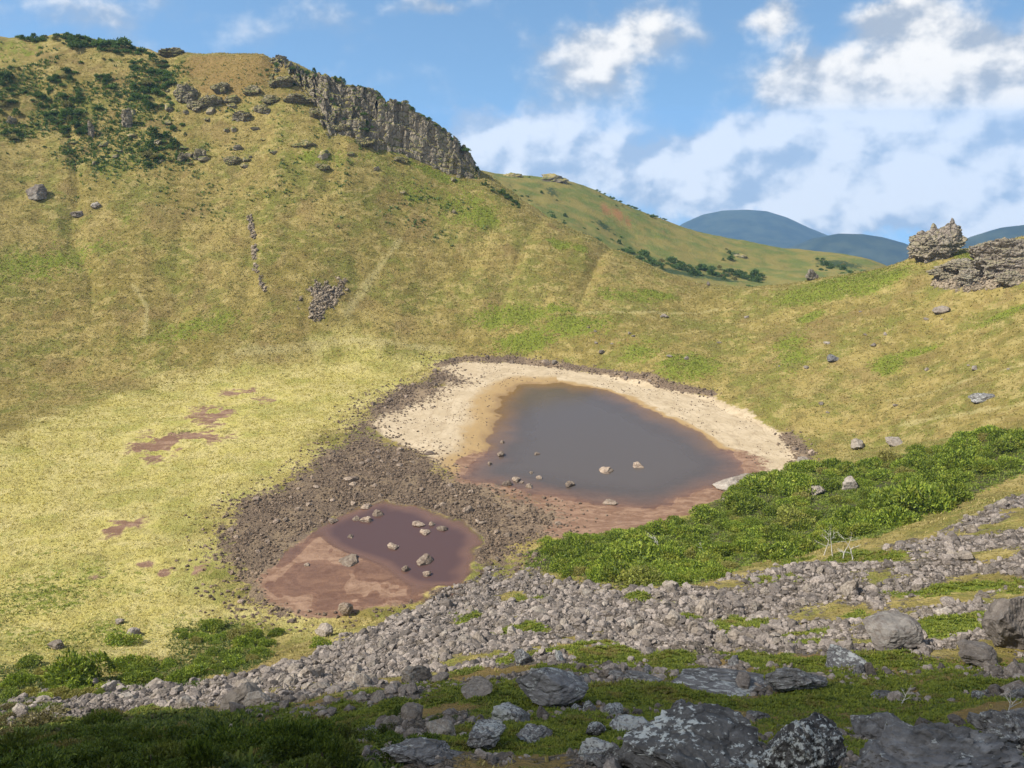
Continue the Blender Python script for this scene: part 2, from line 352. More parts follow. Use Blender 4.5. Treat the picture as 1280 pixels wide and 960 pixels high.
# ------------------------------------------------------------------ materials
def ground_material():
    m, b = material('ground')
    P = pos(b); Pw = b.vm('ADD', P, b.vm('SCALE', b.vm('SUBTRACT', b.noise(P, .09, 3, .6, out=1), (.5, .5, .5)), scale=9))
    nL = b.noise(Pw, .026, 4, .6); nM = b.noise(Pw, .13, 5, .65); nF = b.noise(P, .62, 5, .68); nX = b.noise(P, 2.4, 3, .7); nS = b.noise(b.vm('MULTIPLY', Pw, (.7, .7, 2.2)), .2, 5, .65); nG = b.noise(b.vm('ADD', Pw, (200, 70, 0)), .05, 5, .68)
    base = b.mix(b.rng(nL, .40, .62), (.232, .180, .046), (.33, .252, .078))
    base = b.mix(b.m('MULTIPLY', b.rng(nG, .46, .58), .8), base, (.165, .172, .030))
    base = b.mix(b.m('MULTIPLY', b.rng(nM, .50, .66), .55), base, (.225, .152, .055))
    base = b.mix(b.m('MULTIPLY', b.rng(nS, .51, .62), .75), base, (.40, .31, .115))
    base = b.mix(b.m('MULTIPLY', b.rng(nS, .47, .36), .7), base, (.15, .122, .032))
    nC = b.noise(b.vm('MULTIPLY', P, (1, 1, 1.6)), .3, 5, .7)
    kv = b.rng(b.noise(P, .028, 3, .6), .40, .60, .3, 1.15)
    base = b.mix(b.m('MULTIPLY', b.m('MULTIPLY', b.rng(nC, .56, .66), .8), kv), base, (.135, .14, .026))
    base = b.mix(b.m('MULTIPLY', b.m('MULTIPLY', b.rng(nF, .56, .68), .75), kv), base, (.125, .105, .028))
    base = b.mix(b.m('MULTIPLY', b.m('MULTIPLY', b.rng(nX, .54, .72), .6), kv), base, (.44, .35, .14))
    base = b.mix(b.m('MULTIPLY', b.rng(nX, .47, .3), .5), base, (.14, .115, .034))
    def on(fac, col, base): return b.mix(fac, base, col)
    def edge(name, n, k, lo=.42, hi=.58): return b.rng(b.m('MULTIPLY_ADD', b.m('SUBTRACT', n, .5), k, b.attr(name)), lo, hi)
    base = b.mix(b.m('MULTIPLY', b.rng(b.noise(Pw, .045, 3, .6), .55, .66), .5), base, (.21, .14, .055))
    base = on(b.m('MULTIPLY', edge('brown', nM, .8, .3, .8), .8), b.mix(nF, (.17, .105, .035), (.33, .21, .07)), base)
    yel = b.mix(b.rng(nM, .35, .65), (.47, .40, .115), (.55, .46, .185))
    yel = b.mix(b.m('MULTIPLY', b.rng(nG, .48, .62), .6), yel, (.29, .285, .06))
    yel = b.mix(b.m('MULTIPLY', b.rng(nS, .5, .62), .6), yel, (.33, .27, .085))
    yel = b.mix(b.m('MULTIPLY', b.rng(nC, .56, .66), .7), yel, (.20, .165, .05))
    yel = b.mix(b.m('MULTIPLY', b.rng(nF, .52, .68), .65), yel, (.23, .195, .05))
    yel = b.mix(b.m('MULTIPLY', b.rng(nX, .45, .28), .6), yel, (.20, .17, .045))
    base = on(b.m('MULTIPLY', edge('yellow', nM, 1.2, .2, .85), .92), yel, base)
    base = on(b.m('MULTIPLY', edge('pale', nF, 1.3, .4, .9), .6), b.mix(nX, (.36, .30, .12), (.48, .40, .18)), base)
    gr = b.mix(nF, (.12, .165, .016), (.26, .265, .040))
    gr = b.mix(b.m('MULTIPLY', b.rng(nX, .5, .3), .6), gr, (.065, .09, .012))
    base = on(edge('green', b.m('MULTIPLY_ADD', nF, .55, b.m('MULTIPLY', nM, .45)), 3.2, .45, .85), gr, base)
    sand = b.mix(b.rng(nM, .35, .65), (.40, .31, .195), (.485, .385, .255))
    sand = b.mix(b.m('MULTIPLY', b.rng(b.noise(b.vm('MULTIPLY', Pw, (1, .6, 1)), .55, 5, .72), .5, .66), .65), sand, (.27, .20, .125))
    sand = b.mix(b.m('MULTIPLY', b.rng(nX, .62, .74), .6), sand, (.14, .10, .07))
    rv = b.new('ShaderNodeCombineXYZ'); b.put(rv.inputs[0], b.m('MULTIPLY_ADD', nM, .12, b.attr('shore')))
    ring = b.noise(rv.outputs[0], 28., 3, .7)
    sand = b.mix(b.m('MULTIPLY', b.rng(ring, .52, .62), .6), sand, (.31, .225, .135)); mud = None
    wet = b.m('MULTIPLY_ADD', b.m('SUBTRACT', nM, .5), .5, b.attr('wet'))
    sand = b.mix(b.rng(wet, .2, .62), sand, (.33, .22, .10)); sand = b.mix(b.rng(wet, .7, 1.0), sand, (.25, .16, .075))
    base = on(edge('sand', nF, 1.2, .35, .65), sand, base)
    mud = b.mix(b.rng(b.noise(b.vm('MULTIPLY', Pw, (.3, 1, 1)), .4, 5, .65, .8), .42, .62), (.175, .098, .060), (.27, .168, .108))
    mud = b.mix(b.m('MULTIPLY', b.rng(ring, .5, .62), .35), mud, (.33, .21, .14)); mud = b.mix(b.m('MULTIPLY', b.rng(nF, .5, .7), .5), mud, (.155, .085, .055))
    base = on(edge('mud', b.m('MULTIPLY_ADD', nF, .5, b.m('MULTIPLY', nM, .5)), 2.0, .4, .7), mud, base)
    rub = b.mix(b.rng(nX, .35, .65), (.085, .058, .040), (.23, .165, .105)); rub = b.mix(b.m("MULTIPLY", b.rng(nM, .48, .62), .6), rub, (.29, .21, .125))
    base = on(edge('rubble', nF, 1.8, .42, .62), rub, base)
    scr = b.mix(b.rng(nX, .35, .7), (.06, .048, .036), (.22, .178, .135))  # dark end paints in the shade of crevices between the stones
    base = on(edge('scree', nF, 1.4, .4, .6), scr, base)
    mos = b.mix(b.rng(nF, .35, .7), (.075, .11, .012), (.20, .225, .024)); mos = b.mix(b.m('MULTIPLY', b.rng(b.noise(P, .3, 3, .6), .55, .68), .8), mos, (.13, .10, .035))
    base = on(edge('moss', nF, 1.3, .4, .6), mos, base)
    base = on(edge('belt', nF, 1.0, .4, .6), b.mix(nF, (.03, .035, .012), (.12, .105, .04)), base)  # ground darkened in colour for the shadowed gaps beneath the shrubs
    h = b.m('ADD', b.m('MULTIPLY', nF, .8), b.m('MULTIPLY', nX, .4))
    smooth_ = b.m('MAXIMUM', b.attr('sand'), b.attr('mud'))
    nr = b.bump(h, b.m('MULTIPLY_ADD', smooth_, -1.15, 1.35), 1.)
    rough = b.m('MULTIPLY_ADD', b.rng(b.attr('wet'), .8, 1.), -.45, .95)
    finish(b, base, rough, nr, .2)
    return m
def rock_material(name, c1, c2, c3, lichen=0., scale=1., rnd=.35, vcol=None, crack=.5, ledge=0.):
    m, b = material(name)
    P = objc(b) if vcol is None else pos(b)
    if vcol is None:
        r = b.new('ShaderNodeObjectInfo').outputs['Random']; P = b.vm('ADD', P, b.vm('SCALE', (37, 11, 53), scale=r))
    else: r = b.attr('tone')
    n1 = b.noise(P, .55*scale, 5, .65); n2_ = b.noise(P, 3.*scale, 5, .7); v = b.voro(b.vm('ADD', P, b.vm('SCALE', b.noise(P, 1.2*scale, 3, .6, out=1), scale=.6)), 1.1*scale, 'DISTANCE_TO_EDGE')
    c = b.mix(b.rng(n1, .35, .65), c1, c2); c = b.mix(b.m('MULTIPLY', b.rng(n2_, .45, .7), .75), c, c3)
    c = b.mix(b.m('MULTIPLY', b.rng(n2_, .46, .28), .6), c, tuple(x*.45 for x in c1))
    c = b.mix(b.m('MULTIPLY', b.rng(v, .05, .0), crack), c, tuple(x*.3 for x in c1))
    k = b.m('MULTIPLY_ADD', r, 2*rnd, 1-rnd)
    c = b.mix(1., c, b.new('ShaderNodeCombineColor').outputs[0], 'MULTIPLY') if False else b.vm('SCALE', c, scale=k)
    if lichen:
        l1 = b.noise(P, 5.5*scale, 6, .72, .3); l2 = b.noise(P, .35*scale, 2, .5)
        lm = b.m('MULTIPLY', b.rng(b.m('MULTIPLY_ADD', b.m('SUBTRACT', l2, .5), .7, l1), .545, .60), lichen)
        c = b.mix(lm, c, b.mix(n2_, (.42, .43, .40), (.62, .63, .58)))
    if ledge:
        sn = b.new('ShaderNodeSeparateXYZ'); b.l.new(b.new('ShaderNodeNewGeometry').outputs['Normal'], sn.inputs[0])
        c = b.mix(b.m('MULTIPLY', b.rng(b.m('MULTIPLY_ADD', b.m('SUBTRACT', n1, .5), 1.6, sn.outputs[2]), .32, .62), ledge), c, b.mix(b.rng(n2_, .4, .6), (.11, .125, .03), (.27, .215, .075)))
    h = b.m('ADD', b.m('MULTIPLY', n1, .6), b.m('ADD', b.m('MULTIPLY', n2_, .28), b.m('MULTIPLY', b.rng(v, 0, .12), .3*crack)))
    finish(b, c, .92, b.bump(h, .55/scale, 1.), .2)
    return m
def leaf_material(name, c1, c2, c3, mid=.5):
    m, b = material(name)
    P = pos(b); r = b.new('ShaderNodeObjectInfo').outputs['Random']
    t = b.attr('tone')
    c = b.mix(b.rng(t, .15, .85), c1, c2); c = b.mix(b.m('MULTIPLY', b.rng(b.noise(P, .35, 3, .6), .5, .7), mid), c, c3)
    c = b.mix(b.m('MULTIPLY', b.rng(r, .88, .93), .55), c, (.20, .13, .06)); c = b.vm('SCALE', c, scale=b.m('MULTIPLY_ADD', r, .5, .75))
    p = b.new('ShaderNodeBsdfPrincipled'); b.put(p.inputs['Base Color'], c); b.put(p.inputs['Roughness'], .6); b.put(p.inputs['Specular IOR Level'], .25)
    tr = b.new('ShaderNodeBsdfTranslucent'); b.put(tr.inputs['Color'], b.vm('MULTIPLY', c, (1.2, 1.25, .6)))
    mx = b.new('ShaderNodeMixShader'); mx.inputs[0].default_value = .25; b.l.new(p.outputs[0], mx.inputs[1]); b.l.new(tr.outputs[0], mx.inputs[2])
    o = b.new('ShaderNodeOutputMaterial'); b.l.new(mx.outputs[0], o.inputs[0]); return m
def simple_noise_material(name, c1, c2, scale, rough=.9, bump=.0):
    m, b = material(name); P = pos(b); n = b.noise(P, scale, 5, .65)
    finish(b, b.mix(b.rng(n, .35, .65), c1, c2), rough, b.bump(n, bump) if bump else None, .2); return m

M_ground = ground_material()
M_scree = rock_material('scree_rock', (.14, .116, .098), (.215, .180, .152), (.34, .290, .245), rnd=.5, vcol=1, scale=1.6, crack=.25)
M_rub = rock_material('brown_stone', (.10, .070, .048), (.16, .115, .078), (.27, .20, .135), rnd=.45, vcol=1, crack=.2)
M_boulder = rock_material('grey_boulder', (.175, .142, .112), (.25, .208, .165), (.36, .305, .245), rnd=.3, scale=1., lichen=.15, crack=.3)
M_fore = rock_material('lichen_boulder', (.065, .06, .056), (.105, .098, .09), (.17, .16, .15), rnd=.2, lichen=.8, scale=1.2)
M_dark = rock_material('brown_boulder', (.095, .08, .068), (.14, .118, .10), (.20, .172, .145), rnd=.1, scale=.8, crack=.15, lichen=.1)
M_slab = rock_material('slab_boulder', (.10, .094, .088), (.15, .14, .135), (.27, .26, .25), rnd=.2, lichen=.55, scale=1.)
M_cliff = rock_material('cliff_rock', (.20, .165, .12), (.30, .25, .185), (.42, .36, .27), scale=.22, rnd=.1, crack=.6, ledge=1.)
M_crag = rock_material('crag_rock', (.185, .15, .12), (.265, .222, .178), (.38, .325, .262), scale=.3, rnd=.15, crack=.6, lichen=.2, ledge=.4)
M_pstone = rock_material('pond_stone', (.16, .115, .085), (.26, .195, .14), (.42, .35, .27), rnd=.35, crack=.3)
M_leaf = leaf_material('fir_foliage', (.075, .118, .014), (.275, .335, .038), (.36, .33, .06))
M_leaf2 = leaf_material('pine_foliage', (.06, .105, .032), (.125, .19, .048), (.15, .18, .04), .3)
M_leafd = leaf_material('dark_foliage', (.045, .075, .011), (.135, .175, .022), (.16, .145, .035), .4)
M_grass = leaf_material('grass_blades', (.20, .16, .048), (.38, .31, .115), (.19, .18, .04), .6)
M_ygrass = leaf_material('pale_grass_blades', (.36, .30, .085), (.58, .49, .19), (.36, .35, .08), .5)
M_mat = leaf_material('mat_leaves', (.075, .108, .012), (.22, .245, .024), (.20, .145, .042), .75)
M_under = leaf_material('under_leaves', (.06, .09, .012), (.21, .255, .03), (.24, .21, .05))
M_bark = simple_noise_material('bark', (.10, .075, .055), (.17, .13, .10), 3., .9, .05)
M_dead = simple_noise_material('dead_wood', (.40, .37, .32), (.58, .545, .48), 2., .85, .02)

# ------------------------------------------------------------------ terrain mesh
idx = np.arange(NA*NR).reshape(NA, NR)
F = np.stack([idx[:-1, :-1].ravel(), idx[:-1, 1:].ravel(), idx[1:, 1:].ravel(), idx[1:, :-1].ravel()], 1)
me = npmesh('crater_ground', np.stack([gx, gy, gz], 1), F[:, ::-1], True, A)
link('crater_ground', me, M_ground)['kind'] = 'structure'

# water
def water(name, poly, murk, tint, kdep, label_bed):
    m, b = material(name)
    P = pos(b)
    dep = b.attr('depth')
    n = b.noise(b.vm('MULTIPLY', P, (.5, 1, 1)), .06, 3, .5)
    col = b.mix(b.rng(b.m('MULTIPLY_ADD', b.m('SUBTRACT', n, .5), .5, b.m('MULTIPLY', dep, .9)), .05, .75), tint, murk)
    dif = b.new('ShaderNodeBsdfDiffuse'); b.put(dif.inputs['Color'], col)
    trn = b.new('ShaderNodeBsdfTransparent'); b.put(trn.inputs['Color'], (.92, .88, .84))
    mx = b.new('ShaderNodeMixShader'); b.put(mx.inputs[0], b.m('SUBTRACT', 1, b.m('POWER', 2.718, b.m('MULTIPLY', dep, -kdep)))); b.l.new(trn.outputs[0], mx.inputs[1]); b.l.new(dif.outputs[0], mx.inputs[2])
    gl = b.new('ShaderNodeBsdfGlossy'); b.put(gl.inputs['Roughness'], .03)
    nr = b.bump(b.noise(b.vm('MULTIPLY', P, (1, 1.6, 1)), 1.1, 4, .65), .03, .5); b.put(gl.inputs['Normal'], nr)
    fr = b.new('ShaderNodeFresnel'); fr.inputs[0].default_value = 1.33
    m2 = b.new('ShaderNodeMixShader'); b.l.new(fr.outputs[0], m2.inputs[0]); b.l.new(mx.outputs[0], m2.inputs[1]); b.l.new(gl.outputs[0], m2.inputs[2])
    o = b.new('ShaderNodeOutputMaterial'); b.l.new(m2.outputs[0], o.inputs[0])
    lo, hi = poly.min(0)-3, poly.max(0)+3; st = .8
    xs = np.arange(lo[0], hi[0], st); ys = np.arange(lo[1], hi[1], st)
    X, Y = np.meshgrid(xs, ys, indexing='ij'); x, y = X.ravel(), Y.ravel()
    sd = sdf(poly, x, y, 20); d = np.maximum(0-G.height(x, y), 0)
    nx, ny = len(xs), len(ys); ii = np.arange(nx*ny).reshape(nx, ny)
    q = np.stack([ii[:-1, :-1].ravel(), ii[1:, :-1].ravel(), ii[1:, 1:].ravel(), ii[:-1, 1:].ravel()], 1)
    q = q[(sd[q] < 2.6).any(1)]
    used, inv = np.unique(q, return_inverse=True)
    me = npmesh(name, np.stack([x, y, np.zeros_like(x)], 1)[used], inv.reshape(q.shape), True, {'depth': d[used]})
    tag(link(name, me, m), kind='structure')
water('lake_water', lakeP, (.105, .086, .072), (.20, .135, .10), 1.9, '')
water('pond_water', pondP, (.085, .048, .040), (.19, .105, .072), 5., '')

# ------------------------------------------------------------------ rocks
def ico(sub):
    import bmesh
    bm = bmesh.new(); bmesh.ops.create_icosphere(bm, subdivisions=sub, radius=1)
    V = np.array([v.co[:] for v in bm.verts]); Fc = np.array([[v.index for v in f.verts] for f in bm.faces]); bm.free(); return V, Fc
ICO = {k: ico(k) for k in (1, 2, 3, 4, 5, 6)}
def rock(seed, sub, cuts=9, rough=.12, sc=(1, 1, 1), depth=(.55, .85), fine=.04, terr=0.):
    r = np.random.default_rng(seed); V, Fc = ICO[sub]; V = V.copy()
    V = V*(1+.18*fbm(V*1.1+seed*3.1, 2))[:, None]
    for k in range(cuts):
        n = r.normal(size=3); n /= np.linalg.norm(n); d = r.uniform(*depth)
        V -= np.maximum(V@n-d, 0)[:, None]*n*.96
    if sub >= 3:
        V *= (1+rough*fbm(V*2.3+seed, 4, .55)+fine*fbm(V*9+seed, 3, .6)+(fine*.35*fbm(V*27+seed, 2, .6) if sub >= 5 else 0))[:, None]
    if terr:
        V *= (1+terr*np.abs(fbm(np.stack([V[:, 0]*1.2, V[:, 1]*1.2, V[:, 2]*5], 1)+seed*1.7, 3)))[:, None]
    return V*np.array(sc), Fc
def scatter_mesh(name, pts, sizes, base_list, mat, seed, flat=(.55, .95), sink=.25):
    r = np.random.default_rng(seed); Vs, Fs, T = [], [], []; off = 0
    which = r.integers(0, len(base_list), len(pts))
    for k, (V, Fc) in enumerate(base_list):
        s = np.nonzero(which == k)[0]
        if len(s) == 0: continue
        n = len(s); a = r.uniform(0, 2*np.pi, n); tx = r.normal(0, .35, n); ty = r.normal(0, .35, n)
        ca, sa = np.cos(a), np.sin(a)
        sc = np.stack([sizes[s]*r.uniform(.75, 1.3, n), sizes[s]*r.uniform(.75, 1.3, n), sizes[s]*r.uniform(*flat, n)], 1)
        p = V[None]*sc[:, None]
        y = p[..., 1]*np.cos(tx)[:, None]-p[..., 2]*np.sin(tx)[:, None]; z = p[..., 1]*np.sin(tx)[:, None]+p[..., 2]*np.cos(tx)[:, None]
        x = p[..., 0]*np.cos(ty)[:, None]+z*np.sin(ty)[:, None]; z = -p[..., 0]*np.sin(ty)[:, None]+z*np.cos(ty)[:, None]
        w = np.stack([x*ca[:, None]-y*sa[:, None], x*sa[:, None]+y*ca[:, None], z], 2)+pts[s][:, None]
        w[..., 2] += (sc[:, 2]*(.5-sink))[:, None]
        Vs.append(w.reshape(-1, 3)); Fs.append((Fc[None]+(np.arange(n)*len(V))[:, None, None]+off).reshape(-1, 3)); off += n*len(V)
        T.append(np.repeat(r.uniform(0, 1, n), len(V)))
    me = npmesh(name, np.concatenate(Vs), np.concatenate(Fs), False, {'tone': np.concatenate(T)})
    return link(name, me, mat)
B1 = [rock(100+k, 1, 7, depth=(.45, .8)) for k in range(10)]
B2 = [rock(200+k, 2, 12, depth=(.42, .8)) for k in range(12)]

# cell areas of the polar grid, for scattering with an even density on the ground
dA = (np.gradient(AZ)[:, None]*RR[None])*np.gradient(RR)[None]
infr = (np.abs(AZ) < math.radians(36.5))[:, None] & (G.M <= 9)
visd = G.vis.copy()
for s in (1, 2, 3): visd[:, :-s] |= G.vis[:, s:]; visd[:, s:] |= G.vis[:, :-s]
def sample(weight, n, seed, power=0.):
    r = np.random.default_rng(seed); w = (weight*infr*visd*dA*(RR[None]**-power)).ravel(); w = w/w.sum()
    i = r.choice(len(w), n, p=w, replace=True)
    x = gx[i]; y = gy[i]; rr = np.hypot(x, y); st = np.sqrt(dA.ravel()[i])
    x = x+r.uniform(-.5, .5, n)*st; y = y+r.uniform(-.5, .5, n)*st
    return np.stack([x, y, G.height(x, y)], 1), i
g_ = lambda k: GA[k]
scree_w = (1-.97*np.clip(g_('belt')*1.5, 0, 1))*np.where(g_('scree') > .45, g_('scree'), 0)*(1-np.clip(g_('moss')*1.1, 0, .86))*(RR[None] < 240)
near_w = np.clip((260-RR)/60, 0, 1)[None]
p, i = sample(scree_w, 50000, 1, 0.35); r_ = np.random.default_rng(2)
dist = np.hypot(p[:, 0], p[:, 1])
szs = np.exp(r_.normal(-1.1, .68, len(p))).clip(.1, 2.0)*np.interp(dist, [25, 60, 150, 200], [.32, .44, .60, .62])
big = np.argsort(-szs*FPX/np.maximum(dist, 20))[:9000]; bm_ = np.zeros(len(p), bool); bm_[big] = True
tag(scatter_mesh('scree', p[bm_], szs[bm_], B2, M_scree, 3), kind='stuff'); tag(scatter_mesh('fine_scree', p[~bm_], szs[~bm_], B1, M_scree, 4), kind='stuff')
p, i = sample(np.where(g_('scree') > .4, 1., 0)*(RR[None] > 240), 1300, 5)
M_tan = rock_material('tan_rock', (.20, .155, .105), (.285, .225, .155), (.38, .305, .215), rnd=.4, vcol=1, crack=.2)
tag(scatter_mesh('hillside_scree', p, r_.uniform(.25, 1.0, len(p)), B1, M_tan, 6), kind='stuff')
rw = np.clip(g_('rubble')*1.6-.4, 0, 1)*(np.minimum(sdp, sdm).reshape(NA, NR) > 1)*(sdw.reshape(NA, NR) > .5)
rd = (.12+np.clip(n2(gx, gy, 6, 3, 87.)*1.3+.3, 0, 1))*np.clip(.25+1.2*np.clip(-sdf(plan(RUB), gx, gy, 2), 0, 12)/12, 0, 1)
p, i = sample(rw*rd.reshape(NA, NR), 9000, 7)
tag(scatter_mesh('pond_rubble', p, np.exp(r_.normal(-1.3, .45, len(p))).clip(.12, .7), B1, M_rub, 8), kind='stuff')
sw = np.clip((A['rubble'] > .05)*1. + np.clip(1-np.abs(sdf(plan(RUB), gx, gy, 30))/14, 0, 1)*.6, 0, 1).reshape(NA, NR)*(sdw.reshape(NA, NR) > .5)*(1-np.clip(g_('scree'), 0, 1))
p, i = sample(sw, 2600, 9)
tag(scatter_mesh('scattered_rubble', p, r_.uniform(.2, .6, len(p)), B1, M_rub, 10), kind='stuff')

p, i = sample((g_('sand') > .6)*(sdl.reshape(NA, NR) > 3)*(1-np.clip(g_('rubble'), 0, 1))*np.clip(n2(gx, gy, 9, 3, 95.)+.25, 0.03, 1).reshape(NA, NR), 900, 11)
tag(scatter_mesh('beach_pebbles', p, r_.uniform(.10, .34, len(p)), B1, M_rub, 12), kind='stuff')
# individual boulders ------------------------------------------------
BIG = []
for k in range(10):
    V, Fc = rock(300+k, 4, 11, .10, fine=.035)
    BIG.append(npmesh('boulder', V, Fc, False))
def fit_box(o, u0, u1, v0, v1):
    me = o.data; co = np.empty(len(me.vertices)*3, np.float32); me.vertices.foreach_get('co', co); co = co.reshape(-1, 3).astype(float)
    for it in range(4):
        M = np.array(o.rotation_euler.to_matrix()); w = (co*np.array(o.scale))@M.T+np.array(o.location)
        f = w[:, 1]*math.cos(PITCH)-(w[:, 2]-CAM_H)*math.sin(PITCH); u = 640+FPX*w[:, 0]/f; v = 480-FPX*(w[:, 1]*math.sin(PITCH)+(w[:, 2]-CAM_H)*math.cos(PITCH))/f
        d = np.mean(f)/FPX
        kx = (u1-u0)/(u.max()-u.min()); kz = (v1-v0)/(v.max()-v.min())
        o.scale = (o.scale[0]*kx, o.scale[1]*kx, o.scale[2]*max(.6, min(1.6, kz/kx))*kx if True else 1)
        o.location[0] += ((u0+u1)/2-(u.max()+u.min())/2)*d; o.location[2] -= ((v0+v1)/2-(v.max()+v.min())/2)*d
def add_rock(name, u, v, w, hratio, mat, label, cat='boulder', group=None, variant=None, rot=None, sink=.22, depth=1., own=None, tilt=.15):
    """rock whose foot is at photo row v (ground contact), w photo pixels wide"""
    p = hit(u, v); k = ppm(u, v); R = w/k/2
    mesh_key = (variant if variant is not None else random.randrange(len(BIG)))
    if own is not None:
        me = npmesh(name, *own, False); me.materials.append(mat)
    else:
        me = rocks_with(mesh_key, mat)
    o = bpy.data.objects.new(name, me); COL.objects.link(o)
    o.scale = (R*1.12, R*1.12*depth, R*1.12*hratio); o.rotation_euler = (random.uniform(-tilt, tilt), random.uniform(-tilt, tilt), rot if rot is not None else random.uniform(0, 6.28))
    if rot is None: o.scale[1] = R*1.12*(.8+.4*random.random())
    l = math.hypot(p[0], p[1]); o.location = (p[0]+p[0]/l*R*.5*depth, p[1]+p[1]/l*R*.5*depth, p[2]+R*hratio*(1-2*sink))
    if own is not None or v > 700: fit_box(o, u-w/2, u+w/2, v-w*hratio, v+w*hratio*sink*.6)
    tag(o, label, cat, group); return o
_rk = {}
def rocks_with(k, mat):
    if (k, mat.name) not in _rk:
        me = BIG[k].copy(); me.materials.clear(); me.materials.append(mat); _rk[(k, mat.name)] = me
    return _rk[(k, mat.name)]

# foreground rocks
add_rock('boulder', 868, 985, 180, .56, M_fore, 'dark boulder crusted with white lichen, broadest rock at the bottom edge', rot=.2, own=rock(501, 6, 13, .11, depth=(.6, .85)), depth=.8, sink=.3)
add_rock('boulder', 1003, 985, 112, .85, M_fore, 'wedge shaped grey boulder with a dark hollow beside the lichen boulder', rot=.9, own=rock(507, 6, 10, .10), depth=.8, sink=.3)
add_rock('boulder', 803, 975, 62, 1.15, M_fore, 'black and white lichen block against the broad boulder\'s lower corner', rot=2., own=rock(513, 5, 10, .12), sink=.3)
add_rock('rock_slab', 1180, 1010, 260, .44, M_slab, 'rough flat grey lava slab filling the bottom right corner', rot=.1, own=rock(521, 6, 7, .16, fine=.07), depth=.75, sink=.3)
add_rock('rock_slab', 1262, 940, 110, .5, M_slab, 'grey lava hump with rough crust behind the flat slab', rot=.4, own=rock(523, 6, 8, .16, fine=.07), sink=.3)
add_rock('boulder', 1116, 812, 78, .63, M_dark, 'big rounded dark boulder with one black side among pale scree', rot=.3, own=rock(531, 5, 7, .05, depth=(.7, .95), fine=.02), sink=.15)
add_rock('boulder', 1264, 812, 75, .9, M_dark, 'tall blocky brown boulder at the end of the green strip', rot=.8, own=rock(533, 5, 12, .10), sink=.22)
add_rock('boulder', 1225, 835, 60, .6, M_dark, 'jagged brown boulder in front of the tall blocky one', rot=1.8, own=rock(535, 5, 12, .12), sink=.3)
add_rock('boulder', 1060, 835, 58, .38, M_slab, 'pointed grey boulder between two moss strips', rot=2.8, own=rock(537, 5, 12, .1), sink=.25)
add_rock('rock_slab', 995, 862, 80, .36, M_slab, 'crusted grey slab with lichen ridge rising from the moss', rot=0., own=rock(539, 5, 10, .14), depth=.5, sink=.25)
add_rock('rock_slab', 900, 866, 120, .2, M_slab, 'long low grey slab lying in the moss', rot=.05, own=rock(541, 5, 10, .1), depth=.5, sink=.25)
add_rock('rock_slab', 805, 852, 50, .28, M_slab, 'small pale tilted slab at the long slab\'s end', rot=-.2, own=rock(543, 5, 9, .08), depth=.5)
add_rock('boulder', 690, 880, 92, .5, M_slab, 'smooth split grey boulder sunk into the moss', rot=0.1, own=rock(545, 5, 9, .05, fine=.02), depth=.7, sink=.2)
add_rock('boulder', 608, 932, 50, .65, M_slab, 'steep blue grey boulder with a dark cleft in the moss', rot=1., own=rock(547, 5, 10, .1))
add_rock('boulder', 668, 930, 46, .55, M_slab, 'low grey boulder halfway between cleft boulder and lichen boulder', rot=2., own=rock(549, 5, 10, .1))
add_rock('boulder', 745, 920, 26, .7, M_fore, 'small white lichened stone alone in the moss', rot=2., own=rock(551, 4, 10, .1))
add_rock('boulder', 596, 870, 40, .55, M_boulder, 'rounded pale boulder at the upper edge of the moss', rot=2., own=rock(553, 5, 8, .06))
add_rock('boulder', 405, 795, 24, .7, M_boulder, 'grey boulder at the edge of the yellow grass near pond', rot=1.)
add_rock('boulder', 432, 770, 20, .85, M_pstone, 'cube shaped boulder with black face at the pond\'s near edge', rot=.6, own=rock(557, 4, 6, .04, depth=(.6, .7)))
add_rock('boulder', 460, 922, 26, .6, M_slab, 'pale boulder in the moss beyond the dark bushes', rot=.6)
add_rock('rock_slab', 530, 955, 110, .3, M_slab, 'broken pale slab at the bottom edge among moss', rot=.2, own=rock(559, 5, 12, .16, fine=.07), depth=.6)
for u, v, w, h, lb in [(70, 812, 22, .6, 'grey boulder in yellow grass on the far left'), (168, 796, 20, .6, 'grey boulder in yellow grass above a round green bush'), (95, 700, 0, 0, ''), (150, 780, 12, .6, 'low flat stone in yellow grass behind a grey boulder'),
    (48, 248, 24, .75, 'dark lone boulder high on the grassy mountainside'), (98, 271, 16, .5, 'pale flat stone below the dark lone boulder'), (121, 260, 11, .7, 'small grey stone right of the pale flat stone'),
    (1070, 562, 17, .8, 'round dark boulder in yellow grass above the fir belt'), (1120, 556, 18, .5, 'low brown boulder in yellow grass right of the round one'), (1228, 502, 28, .4, 'long flat boulder on the yellow right slope'), (1040, 451, 18, .45, 'flat dark stone on the grass below the saddle'),
    (1176, 393, 18, .6, 'grey boulder on grass below the rock crags'), (1020, 618, 18, .8, 'grey boulder poking out of the firs near the beach'), (1062, 612, 18, .8, 'pale grey boulder among the firs'), (1003, 582, 16, .7, 'dark boulder at the end of the sandy beach'),
    (930, 604, 26, .4, 'dark flat rock on the shore beside the firs'), (905, 612, 34, .25, 'long dark rock lying along the lake edge'), (915, 628, 24, .5, 'dark rounded rock between lake edge and firs'),
    (885, 357, 4, 1.6, 'tiny white upright stone on the saddle crest'), (920, 322, 0, 0, '')]:
    if w: add_rock('boulder', u, v, w, h, M_boulder if v > 520 or v < 400 else M_slab, lb)

